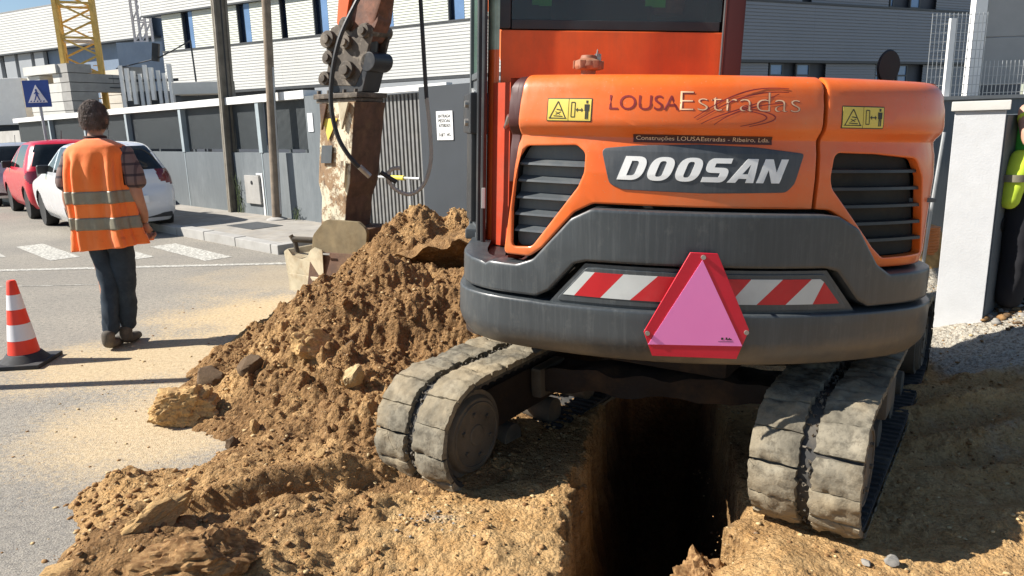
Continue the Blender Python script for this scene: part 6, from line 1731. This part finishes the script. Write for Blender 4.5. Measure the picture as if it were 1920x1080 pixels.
    m = MB(); m.cyl((.0 + rows[-2][1], 0, roof_z), (rows[-2][1] - .12, 0, roof_z + .16), .006, n=6); m.build('aerial', M['black'], e)
    m = MB(); m.box(.06, .12, -.60, .60, .26, .33); m.build('bumper_insert', M['black'], e, bevel=.01)
    m = MB(); m.tube([(.155, -.35, 1.03), (.19, .05, 1.10)], .008, n=6); m.build('rear_wiper', M['black'], e)
    return e
# heading: forward direction 41 deg left of +Y  -> angle from +X
HD = math.pi / 2 + R_(41)
fwd = Vector((math.cos(HD), math.sin(HD), 0)); lft = Vector((-fwd.y, fwd.x, 0))
wc = Vector((-8.10, 12.70, 0)) - lft * .66 - fwd * 2.93
WHITE = scaled(WHITE, .90)
make_car('parked_car', WHITE, M['car_white'], 'white small hatchback parked at the kerb behind the walking man', wc, HD, (.62, 3.0), 'tri')
rc = Vector((-9.15, 13.95, 0)) - lft * .70 - fwd * .60
make_car('parked_car', RED, M['car_red'], 'bright red small hatchback parked in front of the white one', rc, HD, (.58, 2.75), 'round')
sc_ = rc + fwd * 3.9 + lft * .25
make_car('parked_car', WHITE, M['car_silver'], 'silver car cut off by the left picture edge, ahead of the red one', sc_, HD, (.62, 3.0), 'tri')

# ================================================================== PEOPLE
def skin_mesh(V, E, Rr, sub=2, root=0):
    me = bpy.data.meshes.new('sk'); me.from_pydata(V, E, []); o = bpy.data.objects.new('sk', me); col.objects.link(o)
    mod = o.modifiers.new('s', 'SKIN'); mod.use_smooth_shade = True
    lay = me.skin_vertices[0].data if me.skin_vertices else None
    if lay is None:
        bm = bmesh.new(); bm.from_mesh(me); bm.verts.layers.skin.verify(); bm.to_mesh(me); bm.free(); lay = me.skin_vertices[0].data
    for i, r in enumerate(Rr):
        lay[i].radius = (r, r) if isinstance(r, (int, float)) else r; lay[i].use_root = (i == root)
    s = o.modifiers.new('b', 'SUBSURF'); s.levels = sub; s.render_levels = sub
    dg = bpy.context.evaluated_depsgraph_get(); dg.update(); res = bpy.data.meshes.new_from_object(o.evaluated_get(dg))
    bpy.data.objects.remove(o); return res
def chain(*parts):
    """parts: list of chains [(pt, r), ...]; first point may be an int index to attach"""
    V, E, Rr = [], [], []
    for ch in parts:
        prev = None
        for it in ch:
            if isinstance(it, int): prev = it; continue
            V.append(it[0]); Rr.append(it[1]); i = len(V) - 1
            if prev is not None: E.append((prev, i))
            prev = i
    return V, E, Rr
def merge(name, meshes, mat, parent, fn=None, ang=60):
    V = []; F = []
    for me in meshes:
        b = len(V); V += [tuple(v.co) for v in me.vertices]; F += [tuple(i + b for i in p.vertices) for p in me.polygons]
    if fn: V = [fn(*p) for p in V]
    m = MB(); m.add(V, F); return m.build(name, mat, parent, ang=ang)
def ball(c, r, n=16):
    bm = bmesh.new(); bmesh.ops.create_uvsphere(bm, u_segments=n * 2, v_segments=n, radius=1.)
    for v in bm.verts: v.co = (c[0] + v.co.x * r[0], c[1] + v.co.y * r[1], c[2] + v.co.z * r[2])
    me = bpy.data.meshes.new('b'); bm.to_mesh(me); bm.free(); return me
def hand(w, d, side, curl=.5, fwd_=Vector((0, 1, 0)), k=1.):
    """w wrist point, d unit direction of the forearm, palm faces 'fwd_' side; returns chains"""
    w, d = Vector(w), Vector(d).normalized(); f = (fwd_ - d * fwd_.dot(d)).normalized(); s = d.cross(f).normalized() * side
    out = []
    palm = [(tuple(w - d * .02), .026), (tuple(w + d * .035), (.034, .026)), (tuple(w + d * .08), (.036, .024))]
    out.append(chain(palm))
    for i, (off, L) in enumerate(((-.030, .070), (-.010, .080), (.011, .076), (.030, .060))):
        b = w + d * .075 + f * off * 1.0; c = .35 + curl
        p1 = b + (d * math.cos(c * .5) + s * math.sin(c * .5)) * L * .42; p2 = p1 + (d * math.cos(c * 1.4) + s * math.sin(c * 1.4)) * L * .33; p3 = p2 + (d * math.cos(c * 2.2) + s * math.sin(c * 2.2)) * L * .28
        out.append(chain([(tuple(w + d * .05 + f * off * .7), .010), (tuple(b), .0105), (tuple(p1), .0095), (tuple(p2), .0088), (tuple(p3), .0078)]))
    t0 = w + d * .03 + f * .022; t1 = t0 + (d * .6 + f * .7).normalized() * .035; t2 = t1 + (d * .9 + f * .25 + s * .3).normalized() * .030
    out.append(chain([(tuple(w + d * .015), .014), (tuple(t0), .014), (tuple(t1), .011), (tuple(t2), .009)]))
    return [skin_mesh(*c, sub=1) for c in out]
def head_mesh(c, tilt=0.):
    me = ball((0, 0, 0), (.076, .096, .118), 18)
    for v in me.vertices:
        x, y, z = v.co
        if z < -.02: x *= 1 - .28 * min(1, (-z - .02) / .09); y = y * (1 - .12 * min(1, (-z) / .1)) + .010
        if y > .07 and abs(x) < .018 and -.045 < z < .015: y += .018 * (1 - abs(x) / .018)
        if y > .06 and -.0 < z < .03 and .015 < abs(x) < .05: y -= .006
        v.co = (x, y, z)
    ears = [ball((s * .078, -.004, -.01), (.010, .022, .033), 8) for s in (-1, 1)]
    nose = ball((0, .104, -.022), (.013, .016, .022), 8); mouth = ball((0, .088, -.062), (.024, .008, .007), 6)
    for m_ in [me] + ears + [nose, mouth]:
        for v in m_.vertices: v.co = Vector(c) + v.co
    return [me] + ears + [nose, mouth]
def hair_mesh(c, seed=1, low=-.075):
    me = ball((0, 0, 0), (1, 1, 1), 44)
    for v in me.vertices:
        p = v.co.copy(); d = p.normalized(); q = Vector((d.x * .082, d.y * .103 - .004, d.z * .121 + .006))
        face = d.y > .45 and d.z < .45
        lowz = q.z < low * (1.0 if d.y < 0 else .45)
        if face or lowz: q = Vector((d.x * .066, d.y * .082, max(q.z, low) * .9))
        else: q *= 1.0 + .05 * mn.noise(d * 6 + Vector((seed, 0, 0))) + .03 * mn.noise(d * 20)
        v.co = Vector(c) + q
    return me
MAN = empty('person', (-2.92, 5.12, 0), 0, 'person in an orange hi-vis vest and navy trousers walking away, grey hair, plaid short sleeves', 'person')
cx = .075
# skin: torso hidden below the shirt, arms, neck, head
bodyV = [(cx + .0, 0, .95), .12]
body = chain([((cx, 0, .92), .12), ((cx, .01, 1.12), .12), ((cx - .005, .02, 1.30), (.14, .10)), ((cx - .01, .03, 1.42), .07), ((cx - .012, .035, 1.50), .052), ((cx - .012, .045, 1.57), .05)],
             [2, ((cx - .185, .03, 1.37), .055), ((cx - .250, -.0, 1.09), .041), ((cx - .262, .06, .88), .030), ((cx - .262, .075, .83), .025)],
             [2, ((cx + .185, .03, 1.37), .055), ((cx + .245, -.02, 1.10), .043), ((cx + .245, .04, .95), .034), ((cx + .235, .055, .89), .026)],
             [0, ((cx - .08, 0, .86), .09), ((cx - .075, .0, .50), .05), ((cx - .05, -.06, .10), .04)],
             [0, ((cx + .08, 0, .86), .09), ((cx + .02, .03, .50), .05), ((cx - .04, .05, .10), .04)])
ms = [skin_mesh(*body)]
ms += hand((cx - .262, .075, .82), (0.08, .22, -1), -1, .75, Vector((0, 1, 0)))
ms += hand((cx + .235, .06, .88), (-.02, .30, -1), 1, .9, Vector((0, 1, 0)))
hc = (cx - .012, .060, 1.622)
ms += head_mesh(hc)
merge('body', ms, M['skin'], MAN)
hb = merge('hair', [hair_mesh(hc)], M['hair'], MAN)
def tufts(c, n, flip, parent, seed):
    r = random.Random(seed); m = MB()
    for i in range(n):
        d = Vector((r.gauss(0, 1), r.gauss(0, 1), r.gauss(0, 1))).normalized()
        if (d.y * flip > .45 and d.z < .5) or d.z < -.52: continue
        p = Vector((d.x * .080, d.y * .101 - .004 * flip, d.z * .119 + .005)) + Vector(c)
        t = (Vector((0, -.25 * flip, -1)) + Vector((r.gauss(0, .5), r.gauss(0, .4), r.gauss(0, .3)))); t = (t - d * t.dot(d) * .75).normalized()
        L = r.uniform(.022, .042); w_ = d.cross(t).normalized() * r.uniform(.0010, .0022); q = p + t * L * .6 + d * r.uniform(.004, .012); e_ = p + t * L + d * r.uniform(-.002, .010)
        m.add([p - w_, p + w_, q + w_ * .8, q - w_ * .8, e_], [(0, 1, 2, 3), (3, 2, 4)])
    return m.build('hair_tufts', M['hair'], parent, smooth=False)
tf_ = tufts(hc, 6500, 1, hb, 3); tf_['kind'] = 'stuff'
sh = [skin_mesh(*chain([((cx, 0, .96), (.15, .11)), ((cx, .01, 1.15), (.15, .115)), ((cx, .02, 1.30), (.17, .12)), ((cx - .01, .03, 1.42), (.10, .08))],
      [2, ((cx - .190, .02, 1.375), .070), ((cx - .240, .01, 1.24), .068), ((cx - .262, .0, 1.12), .070)],
      [2, ((cx + .190, .02, 1.375), .072), ((cx + .235, .0, 1.24), .072), ((cx + .255, -.01, 1.12), .076)]))]
def wr(x, y, z):
    k = .006 * mn.noise(Vector((x * 18, y * 18, z * 26))) ; return (x + k, y + k, z + k * .5)
merge('shirt', sh, M['plaid'], MAN, wr)
m = MB(); m.lathe([(.062, 0), (.070, .022), (.074, .045), (.060, .052)], (cx - .012, .03, 1.455), n=24, cap=False); m.build('collar', M['collar'], MAN)
# vest: lofted, with folds
rows = [(1.485, .055, .060, .0), (1.465, .105, .085, .0), (1.435, .175, .112, .0), (1.39, .205, .128, .0), (1.30, .200, .142, -.0), (1.18, .200, .150, .0), (1.05, .205, .152, .005), (.92, .215, .155, .008), (.82, .230, .158, .012), (.735, .246, .160, .02)]
def ca_v(a): return .8 * math.sin(a * 2)
def vest_pt(z, a, off=0.):
    i = 0
    hw, hd, sh_ = [float(np.interp(-z, [-r[0] for r in rows], [r[k] for r in rows])) for k in (1, 2, 3)]
    fold = math.sin(a * 7 + z * 2.2 + 1.5 * math.sin(z * 3)) * .011 + math.sin(a * 13 - z * 3.1) * .006 + .012 * mn.noise(Vector((math.cos(a) * 2.4, math.sin(a) * 2.4, z * 2.2)))
    fold = fold * 1.6 + .020 * (abs(mn.noise(Vector((math.cos(a) * 3.6, math.sin(a) * 3.6, z * 1.6 + ca_v(a))))) - .2); fold *= sstep(1.44, 1.25, z) if z > 1.25 else (1 + .5 * sstep(1.0, .75, z))
    ca, sa = math.cos(a), math.sin(a); e_ = .75
    x = (hw + fold + off) * math.copysign(abs(ca) ** e_, ca); y = (hd + fold + off) * math.copysign(abs(sa) ** e_, sa)
    hem = .022 * ca if z < .80 else 0.
    return (cx + sh_ + x, .01 + y, z + hem)
def vest_part(z0, z1, n, off, name, mat, arm=True, parent=None):
    K = 120; m = MB(); V = []; zz = np.linspace(z1, z0, n)
    for z in zz:
        for k in range(K): V.append(vest_pt(float(z), 2 * math.pi * k / K, off))
    F = []
    for j in range(n - 1):
        zc_ = (zz[j] + zz[j + 1]) / 2
        for k in range(K):
            a = 2 * math.pi * (k + .5) / K; ca = abs(math.cos(a)); sa = abs(math.sin(a))
            if arm and 1.17 < zc_ < 1.425 and ca > .955 - .0 * sa: continue        # arm holes
            if abs(a - math.pi / 2) < .10: continue                                 # open front
            F.append((j * K + k, j * K + (k + 1) % K, (j + 1) * K + (k + 1) % K, (j + 1) * K + k))
    m.add(V, F); o = m.build(name, mat, parent or MAN, ang=80)
    sd = o.modifiers.new('thickness', 'SOLIDIFY'); sd.thickness = .004; sd.offset = 1.; return o
vst = vest_part(.735, 1.485, 60, .0, 'hi_vis_vest', M['vest'])
for z0, z1 in ((1.050, 1.135), (.870, .955)): vest_part(z0, z1, 8, .0045, 'reflective_band', M['vest_band'], False, vst)
tr_ = skin_mesh(*chain([((cx, 0, .90), (.15, .12)), ((cx, 0, .98), (.14, .11))],
      [0, ((cx - .070, .0, .80), .105), ((cx - .050, -.01, .62), .084), ((cx - .035, .0, .48), .074), ((cx - .045, -.06, .28), .062), ((cx - .050, -.075, .09), .058)],
      [0, ((cx + .065, .0, .80), .110), ((cx + .055, .02, .62), .090), ((cx + .045, .03, .48), .080), ((cx + .025, .04, .28), .070), ((cx + .012, .045, .10), .062)]), sub=3)
def wr2(x, y, z):
    k = .008 * mn.noise(Vector((x * 16, y * 16, z * 9))) + .005 * mn.noise(Vector((x * 5, y * 5, z * 30 + x * 60))); return (x + k, y + k, z)
merge('trousers', [tr_], M['trousers'], MAN, wr2)
for (x, y, z, p) in ((cx - .052, -.085, .0, -.12), (cx + .010, .04, .0, .0)):
    b_ = [skin_mesh(*chain([((x, y - .02, .15), .050), ((x, y - .045, .05), (.045, .044)), ((x + .0, y + .05, .040), (.046, .040)), ((x - .01, y + .15, .032), (.044, .032))]), sub=2)]
    merge('boot', b_, M['boots'], MAN, lambda a, b, c: (a, b, max(c, .0)))

P2 = empty('person', (3.385, 4.68, .14), R_(25), 'person in green and yellow hi-vis raising a phone, cut off by the right picture edge', 'person')
b2 = chain([((0, 0, .92), .12), ((0, .01, 1.12), .12), ((0, .0, 1.30), (.14, .10)), ((0, .0, 1.42), .07), ((0, -.01, 1.50), .052), ((0, -.02, 1.57), .05)],
           [2, ((-.19, .0, 1.36), .055), ((-.25, -.08, 1.14), .046), ((-.225, -.20, 1.34), .040), ((-.19, -.26, 1.46), .028)],
           [2, ((.19, .0, 1.36), .055), ((.26, -.14, 1.14), .043), ((.12, -.26, 1.30), .034), ((.04, -.29, 1.40), .026)],
           [0, ((-.10, 0, .86), .09), ((-.11, .0, .50), .05), ((-.13, .0, .10), .04)], [0, ((.10, 0, .86), .09), ((.11, .0, .50), .05), ((.12, .0, .10), .04)])
ms = [skin_mesh(*b2)] + hand((-.19, -.26, 1.47), (.25, -.1, .95), 1, .9, Vector((.6, -.8, 0))) + hand((.04, -.29, 1.40), (-.2, -.15, .95), -1, .9, Vector((-.6, -.8, 0)))
hm_ = head_mesh((0, 0, 0))
for q in hm_:
    for v in q.vertices: v.co = (v.co.x, -v.co.y - .03, v.co.z + 1.635)
merge('body', ms + hm_, M['skin2'], P2)
hh = hair_mesh((0, 0, 0), 4)
for v in hh.vertices: v.co = (v.co.x, -v.co.y - .03, v.co.z + 1.635)
merge('hair', [hh], M['hair'], P2)
merge('vest', [skin_mesh(*chain([((0, 0, .88), (.17, .14)), ((0, .01, 1.15), (.165, .13)), ((0, .0, 1.32), (.18, .13)), ((0, .0, 1.42), (.09, .08))]))], M['hivis_green'], P2, wr)
merge('sleeve', [skin_mesh(*chain([((-.15, .0, 1.36), .080), ((-.225, -.04, 1.25), .066)]))], M['hivis_yellow'], P2, wr)
merge('sleeve', [skin_mesh(*chain([((.15, .0, 1.35), .085), ((.24, -.08, 1.22), .078)]))], M['hivis_yellow'], P2, wr)
jk = skin_mesh(*chain([((-.17, -.02, 1.12), .075), ((-.21, .0, .95), .075), ((-.245, .01, .74), .055)]))
merge('tied_jacket_sleeve', [jk], M['hivis_yellow'], P2, wr)
m = MB(); m.lathe([(.080, 0), (.082, .045)], (-.215, .005, .92), n=16, cap=False); m.build('reflective_band', M['vest_band'], P2)
merge('trousers', [skin_mesh(*chain([((0, 0, .88), (.16, .13)), ((0, 0, .96), (.15, .12))], [0, ((-.11, 0, .80), .115), ((-.13, -.02, .48), .095), ((-.14, .0, .08), .085)], [0, ((.10, 0, .80), .115), ((.12, -.02, .48), .095), ((.13, .0, .08), .085)]), sub=3)], M['darkcloth'], P2, wr2)
for x in (-.14, .13): merge('boot', [skin_mesh(*chain([((x, .02, .10), .052), ((x, .0, .04), .055), ((x, -.14, .035), .046)]))], M['boots'], P2, lambda a, b, c: (a, b, max(c, -.02)))
m = MB(); m.box(-.20, -.04, -.335, -.325, 1.52, 1.62); o = m.build('mobile_phone', M['black'], loc=(0, 0, 0), bevel=.004); o.location = P2.location; o.rotation_euler = P2.rotation_euler
tag(o, 'dark mobile phone held up by the person at the right edge', 'phone')
# rubble at the foot of the side wall
def samp_rub(r):
    x, y = 3.05 + .9 * r.random(), 4.62 + .25 * r.normal() * .5
    return x, y, surf_at(x, y)
scatter('rubble', 500, samp_rub, .006, .04, [M['rock_dark'], M['clod'], M['rock_grey']], 2.2, 31, lab=None)
bpy.context.view_layer.update()
